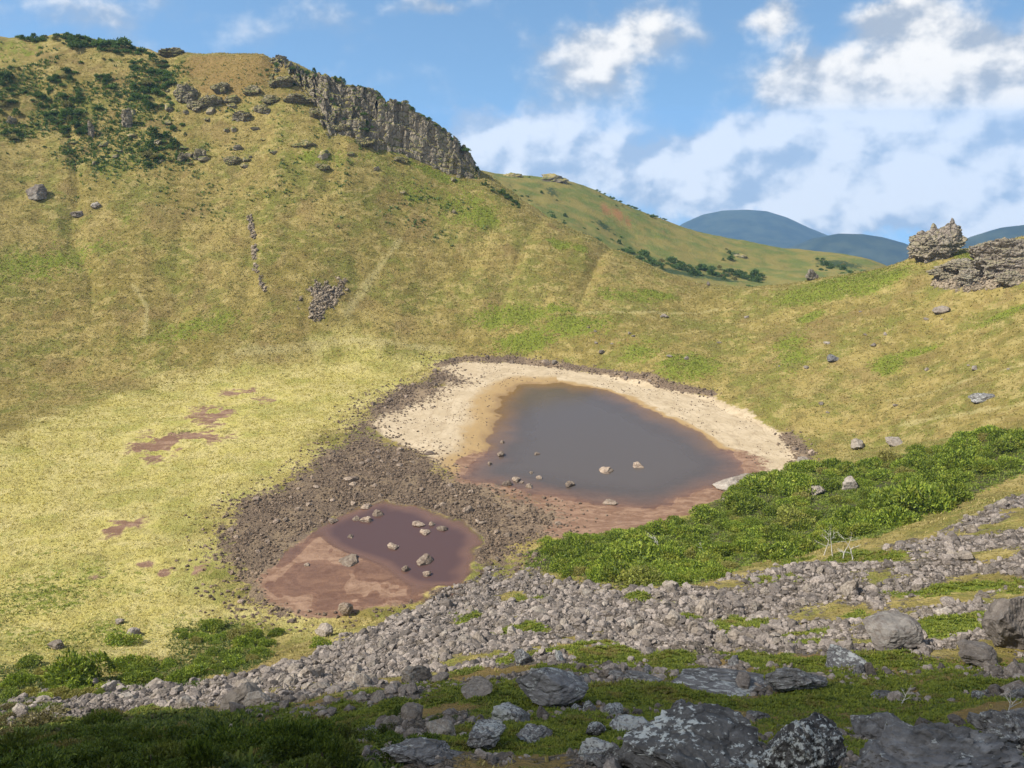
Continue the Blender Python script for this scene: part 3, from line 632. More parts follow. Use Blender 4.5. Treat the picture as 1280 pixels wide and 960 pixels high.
r = np.random.default_rng(35)
for k in range(46):
    u, v = [(r.uniform(60, 340), r.uniform(120, 215)), (r.uniform(200, 420), r.uniform(100, 200)), (r.uniform(380, 600), r.uniform(185, 270))][int(r.choice(3, p=[.4, .4, .2]))]
    add_rock('stone', u, v, r.uniform(5, 13), r.uniform(.4, .9), M_cliff, 'small grey rock scattered over the upper left mountainside', 'stone', group='small rocks of the upper mountainside')
for k in range(40):
    u, v = r.uniform(640, 1270), r.uniform(390, 520)
    if v > 440+(u-560)*.12 and u < 1020: continue
    add_rock('stone', u, v, r.uniform(3, 8), r.uniform(.4, .8), M_boulder, 'small pale stone in the grass of the right slope', 'stone', group='small stones of the right slope')
# generic scree boulders
done = []
def scree_group(n, poly, lab, grp, mean, seed, mat=M_boulder):
    r = np.random.default_rng(seed); P = plan(poly); s = sdf(P, gx, gy, 5).reshape(NA, NR)
    w = (s < 0)*np.clip(scree_w+.03, 0, 1)
    pts, ii = sample(w, n*4, seed, .8); c = 0
    for q in pts:
        sz = mean*math.exp(r.normal(0, .35))
        if any((q[0]-a)**2+(q[1]-b)**2 < (.8*(sz+d))**2 for a, b, d in done): continue
        done.append((q[0], q[1], sz))
        o = bpy.data.objects.new('boulder', rocks_with(int(r.integers(0, 10)), mat)); COL.objects.link(o)
        o.location = (q[0], q[1], q[2]+sz*.3); o.scale = (sz*r.uniform(.8, 1.3), sz*r.uniform(.8, 1.3), sz*r.uniform(.55, .95)); o.rotation_euler = (r.normal(0, .3), r.normal(0, .3), r.uniform(0, 6.28))
        tag(o, lab, 'boulder', grp); c += 1
        if c >= n: break
scree_group(75, [(440,790),(600,715),(640,730),(640,800),(560,830),(470,850),(340,852)], 'grey lava block in the scree just below the small pond', 'lava blocks of the scree below the small pond', .72, 21)
scree_group(85, [(640,720),(900,742),(900,800),(640,815)], 'pinkish grey lava block in the open scree below the fir belt', 'lava blocks of the scree below the fir belt', .75, 22)
scree_group(60, [(900,735),(1110,672),(1290,612),(1290,780),(1090,800),(900,815)], 'pale lava block in the scree among the bright green strips', 'lava blocks of the scree among the green strips', .7, 23)
scree_group(45, [(0,868),(250,852),(480,852),(640,830),(640,960),(0,960)], 'grey lava block at the edge of the moss and dark bushes', 'lava blocks along the edge of the moss', .9, 24)
scree_group(35, [(640,830),(1280,800),(1280,965),(640,965)], 'weathered lava block poking out of the dark moss', 'lava blocks poking out of the dark moss', .55, 25, M_slab)

# stones standing in the water
def pond_stone(u, v, w, h, lab):
    p = ptz(u, v, 0.); k = FPX/math.dist(p, (0, 0, CAM_H)); R = w/k/2
    o = bpy.data.objects.new('stone', rocks_with(random.randrange(10), M_pstone)); COL.objects.link(o)
    o.scale = (R*1.15, R*1.0, R*h); o.rotation_euler = (0, 0, random.uniform(0, 6.3)); o.location = (p[0], p[1], R*h*.15); tag(o, lab, 'stone')
for a in [(758,589,16,.7,'reddish round stone in the middle of the large lake'),(797,583,16,.55,'pale flat stone right of the reddish round one in the lake'),(712,606,14,.5,'pale low stone left of the reddish one in the lake'),
          (661,608,11,.5,'pale stone in the lake close to its near shore'),(674,597,9,.5,'small pale stone in the lake behind another pale stone'),(664,591,6,.6,'tiny pale stone in the lake, farther out than its pale neighbours'),(762,628,17,.4,'low stone at the near edge of the large lake'),(671,567,9,.4,'flat stone farthest out in the lake'),
          (626,569,11,.8,'dark upright stone in the shallow left part of the lake'),(628,553,6,.7,'small dark stone behind the upright one in the lake'),(612,580,6,.9,'thin dark stone by the brown shallows'),(634,605,13,.7,'grey stone at the lake edge nearest the rubble'),(645,600,12,.5,'pale stone at the lake edge beside the grey stone'),(652,603,7,.5,'small grey stone between the two pale lake stones'),
          (458,634,13,.45,'flat pale stone at the far edge of the small pond'),(472,643,13,.9,'dark tall stone in the small pond'),(457,651,13,.8,'pale rounded stone beside the dark tall stone in pond'),(446,649,9,.9,'brown stone left of the pale rounded one in pond'),(415,651,14,.45,'dark stone on the pond\'s far left margin'),
          (523,656,15,.5,'pale long stone near the pond\'s far right shore'),(530,665,15,.45,'flat pale stone in front of the long pale one in pond'),(554,661,14,.5,'pale stone closest to the pond\'s right rubble shore'),(540,656,9,.8,'dark little stone between two pale stones in pond'),
          (438,671,9,.5,'little pale stone alone in the pond'),(491,684,14,.55,'bright pale stone at the centre of the pond'),(532,701,24,.5,'largest flat grey stone in the small pond'),(507,712,13,.7,'brown stone with pale top near the pond\'s near shore'),(533,718,11,.8,'dark stone just below the largest pond stone'),(438,702,28,.25,'low pale mud crusted stone on the pink mud'),(384,706,8,.5,'dark stone on the pond\'s mud margin')]:
    pond_stone(*a)
# larger rubble blocks
r = np.random.default_rng(31)
pts, ii = sample(rw, 400, 33); c = 0
for q in pts:
    sz = .75*math.exp(r.normal(0, .3))
    if any((q[0]-a)**2+(q[1]-b)**2 < (1.1*(sz+d))**2 for a, b, d in done): continue
    done.append((q[0], q[1], sz)); o = bpy.data.objects.new('rubble_stone', rocks_with(int(r.integers(0, 10)), M_pstone)); COL.objects.link(o)
    o.location = (q[0], q[1], q[2]+sz*.2); o.scale = (sz*r.uniform(.8, 1.3), sz*r.uniform(.8, 1.3), sz*r.uniform(.5, .9)); o.rotation_euler = (0, 0, r.uniform(0, 6.28))
    tag(o, 'brown lava stone in the dark rubble belt around the ponds', 'stone', 'larger stones of the rubble belt'); c += 1
    if c >= 110: break

# ------------------------------------------------------------------ crags and cliff
def crag(u, v, w, h, label, seed, mat=M_crag, depth=.7, name='rock_outcrop', rot=0., terr=.12, cuts=10, sub=6, Y=None, sink=.2, taper=0.):
    if Y is None: p = hit(u, v); p = np.array(p)
    else: p = np.array(pt(u, v, Y))
    d = math.dist(p, (0, 0, CAM_H)); R = w*d/FPX/2; H = h*d/FPX
    V, Fc = rock(seed, sub, cuts, .16, depth=(.6, .95), fine=.06, terr=terr)
    lo, hi = V.min(0), V.max(0); V = (V-(lo+hi)/2)/((hi-lo)/2)
    if taper:
        V[:, :2] *= (1-taper*(V[:, 2:3]*.5+.3)); V[:, 2] += np.clip(V[:, 2], 0, 1)*.55*np.clip(fbm(V*np.array([3.2, 3.2, .4])+seed, 3), -.6, 1)
    me = npmesh(name, V*np.array([R, R*depth, H*(1+sink)/2]), Fc, False); o = link(name, me, mat)
    l = math.hypot(p[0], p[1]); o.location = (p[0]+p[0]/l*R*depth*.6, p[1]+p[1]/l*R*depth*.6, p[2]+H*(1-sink)/2); o.rotation_euler = (0, 0, rot)
    fit_box(o, u-w/2, u+w/2, v-h, v+h*sink)
    return tag(o, label, 'rock')
crag(1172, 324, 78, 52, 'jagged brown rock tower crowning the right crater rim', 601, terr=.14, cuts=14, depth=.7, taper=.38)
crag(1148, 322, 26, 18, 'small dark hollowed rock at the left foot of the rock tower', 602, cuts=12)
crag(1222, 340, 62, 14, 'dark rock saddle joining the tower to the broad rock mass', 604, cuts=12, depth=.6)
crag(1186, 348, 60, 16, 'low rock spill under the tower\'s right foot', 608, cuts=12, depth=.6)
crag(1262, 342, 110, 46, 'broad broken rock mass right of the rock tower', 603, terr=.1, cuts=14, depth=.6)
crag(1200, 340, 54, 18, 'low dark rock ledge directly beneath the rock tower', 605, depth=.6)
crag(1215, 356, 50, 22, 'pale rock ledge with fallen blocks below the broad rock mass', 607, depth=.6)
crag(1265, 358, 50, 20, 'pale fractured ledge at the lower right of the rim crags', 609, depth=.6)
crag(1015, 350, 18, 14, 'small pale crag beyond the saddle', 611, depth=.6)
crag(214, 72, 38, 13, 'flat dark rock cap on the mountain skyline', 613, M_cliff, terr=.25)
crag(232, 128, 32, 24, 'pale leaning rock rib beside the dark pine thicket', 615, M_cliff)
crag(262, 136, 34, 18, 'grey rock rib next to the leaning one', 617, M_cliff)
crag(245, 140, 26, 14, 'grey rock under the leaning rib', 619, M_cliff)
crag(303, 152, 26, 14, 'grey rock hump on the slope under the brown summit', 621, M_cliff)
crag(325, 142, 18, 12, 'small rock hump above the grey slope hump', 623, M_cliff)
crag(290, 206, 24, 12, 'lowest pale rock pair on the middle slope', 625, M_cliff)
crag(250, 200, 18, 15, 'pale rock block beside a dark green bush on slope', 627, M_cliff)
crag(228, 202, 14, 12, 'small pale rock left of the pale block', 629, M_cliff)
crag(114, 172, 10, 22, 'thin pale rock spike amid dark pines', 631, M_cliff)
crag(158, 160, 16, 26, 'pale leaning rock spike below the pines', 633, M_cliff)
crag(14, 156, 14, 12, 'grey rock at the far left below the pines', 635, M_cliff)
crag(380, 185, 34, 12, 'low rock band under the cliff', 637, M_cliff)
crag(402, 212, 22, 8, 'small rock ledge in the grass below the cliff', 639, M_cliff)
crag(345, 92, 40, 24, 'blocky brown outcrop on the summit shoulder', 641, M_cliff, terr=.2, Y=512)
for k_, (u_, v_, w_, h_) in enumerate([(352,110,34,16),(372,132,40,16),(398,150,34,16),(425,166,40,14),(455,184,34,13),(500,203,24,8),(340,130,30,12),(315,120,24,14),(275,118,26,16),(290,130,24,12)]):
    crag(u_, v_, w_, h_, ['broken brown rock at the shadowed cliff\'s upper left foot','broken rock under the middle of the shadowed cliff','angular rock heap at the shadowed cliff\'s right foot','low brown rock between the two cliffs\' feet','low grey rock under the columnar cliff\'s left end','small rock in the grass under the columnar cliff','pale rock below the blocky summit outcrop','grey rock in the brown grass under the summit','upright grey rock right of the leaning rib','low rock right of the leaning rib group'][k_], 700+k_, M_cliff)
def cliff(name, top, bot, label, Yb, back, cols, rows, seed, colw=3.2, amp=2.2, nled=2., step=2.):
    tp = np.array([pt(u, v, Y+4) for (u, v), Y in zip(top, Yb)]); bt = np.array([pt(u, v, Y) for (u, v), Y in zip(bot, Yb)])
    s = np.linspace(0, 1, cols); k = np.linspace(0, 1, len(tp))
    T = np.stack([np.interp(s, k, tp[:, j]) for j in range(3)], 1); Bt = np.stack([np.interp(s, k, bt[:, j]) for j in range(3)], 1)
    L = np.concatenate([[0], np.cumsum(np.linalg.norm(np.diff(Bt, axis=0), axis=1))])
    hs = lambda k: _hash(np.asarray(k), np.zeros(len(k), np.int64), np.full(len(k), seed))
    c0 = np.floor(L/colw+.6*fbm(np.stack([L/6, L*0, L*0+seed], 1), 2)).astype(np.int64)
    T[:, 2] += (hs(c0)-.5)*2.6+fbm(np.stack([L/16, L*0+2, L*0+seed], 1), 2)*2.4+fbm(np.stack([L/2, L*0, L*0+seed], 1), 3)*.7
    rowsV = []
    tt = np.linspace(-.35, 1, rows)
    for t in tt:
        led = np.floor((t+.12*fbm(np.stack([L/9, L*0+1, L*0+seed], 1), 2))*nled)
        ci = np.floor(L/colw+.5*fbm(np.stack([L/6, led*3.1, L*0+seed], 1), 2)+.35*fbm(np.stack([L/30, L*0+t*3, L*0+seed], 1), 2)).astype(np.int64)
        off = (hs(ci+(led*131).astype(np.int64))-.5)*amp*1.5+(hs(np.floor(ci/4).astype(np.int64)+77)-.5)*amp*2.2
        wob = fbm(np.stack([L/1.6, np.full_like(L, t*14.), np.full_like(L, seed)], 1), 4)
        q = (Bt+(T-Bt)*t).copy(); q[:, 1] += off+wob*.45+(led/nled-.5)*step; q[:, 0] += wob*.3
        rowsV.append(q)
    e = rowsV[-1]
    for j, (dy, dz) in enumerate([(2, .4), (5, .2), (9, -.8), (15, -5), (22, -14), (back, -30)]):
        q = e.copy(); q[:, 1] += dy; q[:, 2] += dz+fbm(np.stack([L/4, L*0+dy, L*0+seed], 1), 3)*.7; rowsV.append(q)
    V = np.stack(rowsV, 1); n = V.shape[1]; ii = np.arange(cols*n).reshape(cols, n)
    Fq = np.stack([ii[:-1, :-1].ravel(), ii[1:, :-1].ravel(), ii[1:, 1:].ravel(), ii[:-1, 1:].ravel()], 1)
    me = npmesh(name, V.reshape(-1, 3), Fq, False); CL.append(V[:, rows-2:rows+3].reshape(-1, 3)); CM.append(V[:, int(rows*.35):rows-4].reshape(-1, 3)); return tag(link(name, me, M_cliff), label, 'cliff')
CL, CM = [], []
cliff('cliff', [(335,76),(350,73),(366,82),(378,95),(400,97),(425,104),(450,114),(475,123)], [(335,95),(352,102),(372,118),(390,140),(410,152),(430,160),(452,168),(475,178)],
      'shadowed broken brown cliff dropping from the summit shoulder', [508,504,496,486,476,474,474,475], 34, 420, 70, 3., 2.6, 2.2, 4., 9.)
cliff('cliff', [(472,123),(490,131),(510,137),(530,146),(545,155),(560,165),(575,178),(588,194),(599,216)], [(472,177),(490,183),(510,189),(530,196),(545,201),(560,206),(575,212),(588,216),(600,224)],
      'grey columnar cliff at the right end of the summit ridge', [475,476,477,478,479,480,481,482,483], 30, 420, 70, 7., 2.3, 1.7, 2., 3.)

# ------------------------------------------------------------------ foliage
def leaf_cloud(seed, n, shape, leaf, up=.6):
    r = np.random.default_rng(seed); c = shape(r, n)            # centres + outward normals
    P, Nn = c; d = Nn*.7+r.normal(0, .55, (n, 3)); d[:, 2] += up*.42; d /= np.linalg.norm(d, axis=1)[:, None]
    s = np.cross(d, r.normal(size=(n, 3))); s /= np.linalg.norm(s, axis=1)[:, None]
    ln = leaf*r.uniform(.6, 1.3, n); wd = ln*r.uniform(.35, .6, n)
    a = P-s*wd[:, None]*.5; b = P+s*wd[:, None]*.5; t = P+d*ln[:, None]
    V = np.stack([a, b, t+s*wd[:, None]*.22, t-s*wd[:, None]*.22], 1).reshape(-1, 3); Fq = np.arange(4*n).reshape(n, 4)
    return V, Fq, np.repeat(r.uniform(0, 1, n), 4)
def mound(flat=.62, lumps=7, spread=.55):
    def f(r, n):
        cs = np.concatenate([[[0, 0, .25*flat]], np.stack([r.uniform(-spread, spread, lumps), r.uniform(-spread, spread, lumps), r.uniform(.05, .45, lumps)*flat], 1)]); rs = np.concatenate([[.62], r.uniform(.28, .5, lumps)])
        k = r.choice(len(cs), n, p=rs**2/(rs**2).sum()); d = r.normal(size=(n, 3)); d[:, 2] = np.abs(d[:, 2])*.9-.12; d /= np.linalg.norm(d, axis=1)[:, None]
        P = cs[k]+d*rs[k][:, None]*r.uniform(.72, 1.02, n)[:, None]*np.array([1, 1, flat*1.25]); return P, d
    return f
def tiers(nt=5, h=1.5):
    def f(r, n):
        t = r.uniform(0, 1, n)**.8; tier = np.floor(t*nt)/nt; a = r.uniform(0, 6.28, n); R = (1-tier*.85)*(.35+.65*r.uniform(0, 1, n)**.5)*(.8+.25*np.sin(a*3+tier*9))
        P = np.stack([np.cos(a)*R, np.sin(a)*R, .15+tier*h-.22*R+r.normal(0, .05, n)], 1); d = np.stack([np.cos(a), np.sin(a), np.full(n, .25)], 1); return P, d/np.linalg.norm(d, axis=1)[:, None]
    return f
def tube(paths):
    Vs, Fs, off = [], [], 0
    for P, R in paths:
        P = np.array(P, float); k = 6
        for j in range(len(P)):
            d = P[min(j+1, len(P)-1)]-P[max(j-1, 0)]; d /= np.linalg.norm(d)+1e-9; a = np.cross(d, (0.3, .9, .2)); a /= np.linalg.norm(a); b = np.cross(d, a)
            for q in range(k): Vs.append(P[j]+R[j]*(a*math.cos(6.283*q/k)+b*math.sin(6.283*q/k)))
        for j in range(len(P)-1):
            for q in range(k): Fs.append([off+j*k+q, off+j*k+(q+1) % k, off+(j+1)*k+(q+1) % k, off+(j+1)*k+q])
        off += len(P)*k
    return np.array(Vs), np.array(Fs)
def stems(seed, h, R):
    r = np.random.default_rng(seed); paths = [([(0, 0, -.3), (.02, .01, h*.5), (.04, 0, h)], [R, R*.7, R*.3])]
    for k in range(4):
        a = r.uniform(0, 6.28); paths.append(([(0, 0, h*.1), (math.cos(a)*.3, math.sin(a)*.3, h*.35), (math.cos(a)*.6, math.sin(a)*.6, h*.55)], [R*.6, R*.4, R*.15]))
    return tube(paths)
def proto(name, n, leaf, mat, shapes, seed, h):
    out = []
    for k, sh in enumerate(shapes):
        V, Fq, t = leaf_cloud(seed+k, n, sh, leaf); fo = npmesh('foliage', V, Fq, False, {'tone': t}); fo.materials.append(mat)
        V, Fq = stems(seed+k, h, .06); st = npmesh('stem', V, Fq, True); st.materials.append(M_bark); out.append((fo, st))
    return out
FIR = proto('fir_shrub', 2700, .11, M_leaf, [mound(.6), mound(.7, 12, .65), mound(.5, 10, .7), mound(.55, 14, .7), mound(.65, 9), mound(.8, 11, .6)], 700, .5)
PINE = proto('dwarf_pine', 420, .25, M_leaf2, [mound(.7), mound(.8, 8), tiers(4, 1.2), mound(.6, 5)], 720, .5)
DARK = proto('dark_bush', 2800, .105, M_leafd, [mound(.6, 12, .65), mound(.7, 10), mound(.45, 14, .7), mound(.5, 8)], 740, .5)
DRY = proto('dry_bush', 1400, .13, leaf_material('dry_foliage', (.10, .085, .04), (.26, .215, .10), (.13, .14, .03)), [mound(.6, 9), mound(.75, 10)], 760, .5)
def plant(name, P, size, protos, lab, cat, grp, r, parts=True, zs=1.):
    fo, st = protos[int(r.integers(0, len(protos)))]
    if parts:
        o = empty(name, P)
        for nm, me in (('foliage', fo), ('stem', st)):
            c = bpy.data.objects.new(nm, me); COL.objects.link(c); c.parent = o
    else:
        o = bpy.data.objects.new(name, fo); COL.objects.link(o); o.location = P
    o.scale = (size*r.uniform(.85, 1.2), size*r.uniform(.85, 1.2), size*r.uniform(.8, 1.2)*zs); o.rotation_euler = (0, 0, r.uniform(0, 6.28)); return tag(o, lab, cat, grp)
def thicket(n, polys, name, size, protos, lab, cat, grp, seed, sep=.75, parts=True, zs=1., power=0., gap=0.):
    r = np.random.default_rng(seed); w = np.zeros((NA, NR))
    for P in polys: w = np.maximum(w, (sdf(plan(P), gx, gy, 5) < 0).reshape(NA, NR)*1.)
    if gap: w = w*np.clip((n2(gx, gy, 14, 2, seed*1.)+gap)*4, 0, 1).reshape(NA, NR)
    pts, ii = sample(w, n*12, seed, power); acc = []
    for q in pts:
        s = size*math.exp(r.normal(0, .33))
        if any((q[0]-a)**2+(q[1]-b)**2 < (sep*(s+d)*.5)**2 for a, b, d in acc): continue
        acc.append((q[0], q[1], s)); plant(name, q, s, protos, lab, cat, grp, r, parts, zs)
        if len(acc) >= n: break
    print(name, len(acc))
BELT_A = [(655,690),(700,678),(780,665),(860,650),(900,625),(940,600),(960,592),(960,640),(960,700),(900,722),(840,735),(760,728),(700,718),(660,710)]
BELT_B = [(960,592),(1010,585),(1060,590),(1110,572),(1180,556),(1285,545),(1285,590),(1230,612),(1160,640),(1120,665),(1040,680),(960,700)]
thicket(150, [BELT_A], 'fir_shrub', 2.5, FIR, 'bright green dwarf fir in the belt between lake shore and scree', 'shrub', 'dwarf firs of the belt below the lake', 41, .52, zs=1.)
thicket(142, [BELT_B], 'fir_shrub', 2.85, FIR, 'dark green dwarf fir in the upper belt climbing the right slope', 'shrub', 'dwarf firs of the belt on the right slope', 42, .54, zs=1.1)
r = np.random.default_rng(43)
for u, v, w, lab in [(1262,548,40,'big dark fir standing alone at the right edge above the belt'),(985,580,0,''),(1190,555,14,'small round fir above the belt beside pale twigs'),(155,800,34,'round green bush below a grey boulder in yellow grass'),(405,805,34,'low green bush at the tip of the yellow grass'),(345,790,22,'small green bush left of the low green bush')]:
    if w:
        p = hit(u, v+4); plant('green_bush' if u < 500 else 'fir_shrub', p, w/ppm(u, v)/2, FIR, lab, 'shrub', None, r)
LOWL = [[(225,785),(290,780),(340,800),(330,830),(270,845),(225,840)],[(0,835),(60,830),(120,850),(240,835),(240,856),(120,870),(0,880)],[(130,838),(240,822),(260,845),(180,862)]]
thicket(75, LOWL, 'green_bush', 1.5, FIR, 'mid green bush of the thicket left of the scree tip', 'shrub', 'bushes of the left lower thicket', 44, .8)
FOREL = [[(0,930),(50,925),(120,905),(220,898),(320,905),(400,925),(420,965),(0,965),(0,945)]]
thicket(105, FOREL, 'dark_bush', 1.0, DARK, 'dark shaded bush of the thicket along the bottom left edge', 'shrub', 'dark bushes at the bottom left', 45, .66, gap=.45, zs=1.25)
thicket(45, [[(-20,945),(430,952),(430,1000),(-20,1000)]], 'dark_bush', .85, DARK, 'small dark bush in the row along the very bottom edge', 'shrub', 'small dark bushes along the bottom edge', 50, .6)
thicket(24, [[(-30,868),(40,862),(75,900),(40,940),(-30,940)]], 'dry_bush', 1.0, DRY, 'pale brownish dry bush at the lower left edge', 'shrub', 'dry bushes at the lower left edge', 51, .7)
thicket(16, [[(400,905),(470,895),(560,900),(570,960),(420,962)]], 'dark_bush', .8, DARK, 'small dark bush in the moss right of the dark thicket', 'shrub', 'small dark bushes in the moss', 46, .9)
PM = [[(165,80),(205,75),(218,100),(212,135),(175,140),(160,115)],[(0,90),(20,95),(18,140),(0,145)],[(50,95),(90,85),(105,120),(115,165),(90,178),(60,150),(40,125)],[(120,95),(140,95),(145,115),(125,115)],[(170,180),(210,165),(230,150),(225,185),(185,210)],[(10,45),(60,44),(110,50),(170,62),(205,72),(160,72),(90,58),(30,52)],[(0,160),(30,165),(20,175),(0,172)]]
thicket(215, PM, 'dwarf_pine', 2.2, PINE, 'blue green dwarf pine on the rocky left mountainside', 'shrub', 'dwarf pines on the left mountainside', 47, .6, parts=False)
thicket(60, [[(0,80),(160,75),(240,150),(230,210),(60,200),(0,160)]], 'dwarf_pine', 1.2, PINE, 'small scattered dwarf pine in the brown upper grass', 'shrub', 'scattered small pines in the upper grass', 48, 1.5, parts=False)
r = np.random.default_rng(90)
for k, (arr, n, lab) in enumerate([(CL[0], 34, 'dark pine on the top edge of the shadowed brown cliff'), (CL[1], 40, 'dark pine on the top edge of the columnar cliff'), (CM[0], 30, 'dark green shrub on a ledge of the shadowed brown cliff')]):
    for q_ in arr[r.choice(len(arr), n)]:
        plant('cliff_pine', q_-np.array([0, .3, .5]), 1.25*math.exp(r.normal(0, .3)), PINE, lab, 'shrub', 'pines on the cliffs, set %d' % (k+1), r, False)
# dead wood
def dead(u, v, hpx, n, label, seed, lean=.5, thick=1.):
    r = np.random.default_rng(seed); p = hit(u, v); H = hpx/ppm(u, v); o = empty('dead_tree', p); tag(o, label, 'dead tree')
    def limb(p0, d, l, rad, seg=5, gnarl=.35):
        P, R = [np.array(p0, float)], [rad]; d = np.array(d, float)
        for j in range(seg):
            d = d+r.normal(0, gnarl, 3)*.5; d /= np.linalg.norm(d); P.append(P[-1]+d*l/seg); R.append(rad*(1-.85*(j+1)/seg))
        return P, R
    k0 = .05*H**.5*thick; tp, tr = limb((0, 0, -.3), (r.uniform(-.5, .5)*lean, r.uniform(-.3, .3)*lean, 1), H, k0, 7)
    V, Fq = tube([(tp, tr)]); link('trunk', npmesh('trunk', V, Fq, True), M_dead, o)
    for k in range(n+2):
        j = int(r.integers(2, 7)); a = r.uniform(0, 6.28); b1 = limb(tp[j], (math.cos(a), math.sin(a), .5), H*r.uniform(.25, .5), tr[j]*.8); paths = [b1]
        for m_ in range(3): paths.append(limb(b1[0][int(r.integers(1, 5))], (math.cos(a)+r.normal(0, .6), math.sin(a)+r.normal(0, .6), .5), H*r.uniform(.1, .22), tr[j]*.45, 3))
        V, Fq = tube(paths); link('branch', npmesh('branch', V, Fq, True), M_dead, o)
for a in [(824,690,32,4,'bare white dead trunk standing in the fir belt near the lake'),(880,697,22,3,'short white dead trunk right of the tall one in the firs'),(1030,694,34,2,'leftmost of the bleached dead trunks clustered in firs'),(1042,696,32,3,'second bleached dead trunk in the cluster among firs'),(1054,698,30,3,'leaning bleached dead trunk in the middle of cluster'),(1066,700,34,4,'rightmost bleached dead trunk of the cluster, most branched'),
          (840,698,12,2,'tiny white snag between two dead trunks in the firs'),(985,690,18,2,'small white snag left of the dead trunk cluster'),(282,815,14,3,'little white snag in the left thicket')]:
    dead(a[0], a[1], a[2], a[3], a[4], a[0], .9)
dead(1125, 880, 30, 5, 'twisted pale dead bush on the moss above the slab', 5, 2.5, .7); dead(1262, 888, 34, 5, 'forked white dead branch at the right edge', 6, 2.5, .7)

# ------------------------------------------------------------------ grass and moss
def tuft_mesh(name, pts, size, mat, seed, blades=4, up=1.0, tone=None):
    r = np.random.default_rng(seed); n = len(pts)*blades; P = np.repeat(pts, blades, 0); sz = np.repeat(size, blades)
    a = r.uniform(0, 6.28, n); l = r.uniform(.25, .8, n); d = np.stack([np.cos(a)*l, np.sin(a)*l, np.full(n, up)*r.uniform(.4, 1, n)], 1)
    s = np.stack([-np.sin(a), np.cos(a), np.zeros(n)], 1)*(sz*r.uniform(.25, .5, n))[:, None]
    P = P+np.stack([r.normal(0, .25, n)*sz, r.normal(0, .25, n)*sz, -.1*sz], 1)
    t = P+d*sz[:, None]; V = np.stack([P-s*.5, P+s*.5, t+s*.2, t-s*.2], 1).reshape(-1, 3)
    me = npmesh(name, V, np.arange(4*n).reshape(n, 4), False, {'tone': np.repeat(np.repeat(r.uniform(0, 1, len(pts)) if tone is None else tone, blades)*.6+r.uniform(0, .4, n), 4)})
    return tag(link(name, me, mat), kind='stuff')
bare = np.clip(1-g_('sand')*2-g_('rubble')*1.5-g_('mud')*2-g_('scree')*1.6-g_('moss')*2-np.clip(g_('green')-.5, 0, 1)-g_('belt')*2, 0, 1)*(sdw.reshape(NA, NR) > 2)
p, i = sample(bare*(RR[None] < 560), 90000, 61, .5)
rr = np.hypot(p[:, 0], p[:, 1]); sz = np.interp(rr, [20, 150, 400], [.2, .38, .6])*r_.uniform(.6, 1.3, len(p)); yy = A['yellow'][i]+r_.normal(0, .2, len(p)) > .55
tuft_mesh('grass', p[~yy], sz[~yy], M_grass, 62); tuft_mesh('pale_grass', p[yy], sz[yy], M_ygrass, 64)
w = np.zeros((NA, NR))
for P in (BELT_A, BELT_B): w = np.maximum(w, np.clip(.5-(sdf(plan(P), gx, gy, 12)+WARP*.5)/4, 0, 1).reshape(NA, NR))
p, i = sample(w*(.35+np.clip(n2(gx, gy, 4, 3, 96.)*1.5+.3, 0, 1)).reshape(NA, NR), 42000, 69)
tuft_mesh('undergrowth', p, r_.uniform(.2, .6, len(p)), M_under, 70, 7, .8)
w = np.zeros((NA, NR))
for P in LOWL+FOREL+[[(-30,860),(60,860),(90,930),(40,975),(-30,975)]]: w = np.maximum(w, np.clip(.5-(sdf(plan(P), gx, gy, 12)+WARP*.5)/4, 0, 1).reshape(NA, NR))
p, i = sample(w, 22000, 71, .6)
tuft_mesh('low_scrub', p, r_.uniform(.2, .5, len(p)), M_leafd, 72, 6, .8)
w = (np.clip(.5-(sdf(plan([(0,60),(160,75),(230,80),(250,150),(240,215),(120,215),(0,175)]), gx, gy, 20)+WARP)/10, 0, 1)*np.clip(n2(gx, gy, 18, 3, 88.)*2+.4, 0, 1)).reshape(NA, NR)
w = np.maximum(w, .16*(np.clip(.5-(sdf(plan([(0,60),(300,80),(420,150),(590,225),(640,300),(400,260),(250,260),(0,215)]), gx, gy, 20)+WARP)/14, 0, 1)*np.clip(n2(gx, gy, 12, 3, 89.)*3-.1, 0, 1)).reshape(NA, NR))
p, i = sample(w, 4200, 73)
tuft_mesh('hillside_scrub', p, r_.uniform(.6, 1.5, len(p)), M_leaf2, 74, 8, .9)
p, i = sample(np.clip(g_('moss')*1.5-.5-g_('belt')*1.2, 0, 1), 70000, 63, 1.2)
rr = np.hypot(p[:, 0], p[:, 1]); tuft_mesh('ground_cover', p, np.interp(rr, [25, 60, 150], [.15, .24, .42])*r_.uniform(.6, 1.4, len(p)), M_mat, 64, 5, .7)
p, i = sample(np.clip(g_('green')*2-.9, 0, 1)*(bare > -1)*(RR[None] > 150), 16000, 65, .5)
tuft_mesh('green_herbs', p, r_.uniform(.25, .55, len(p)), M_mat, 66, 5, .7)

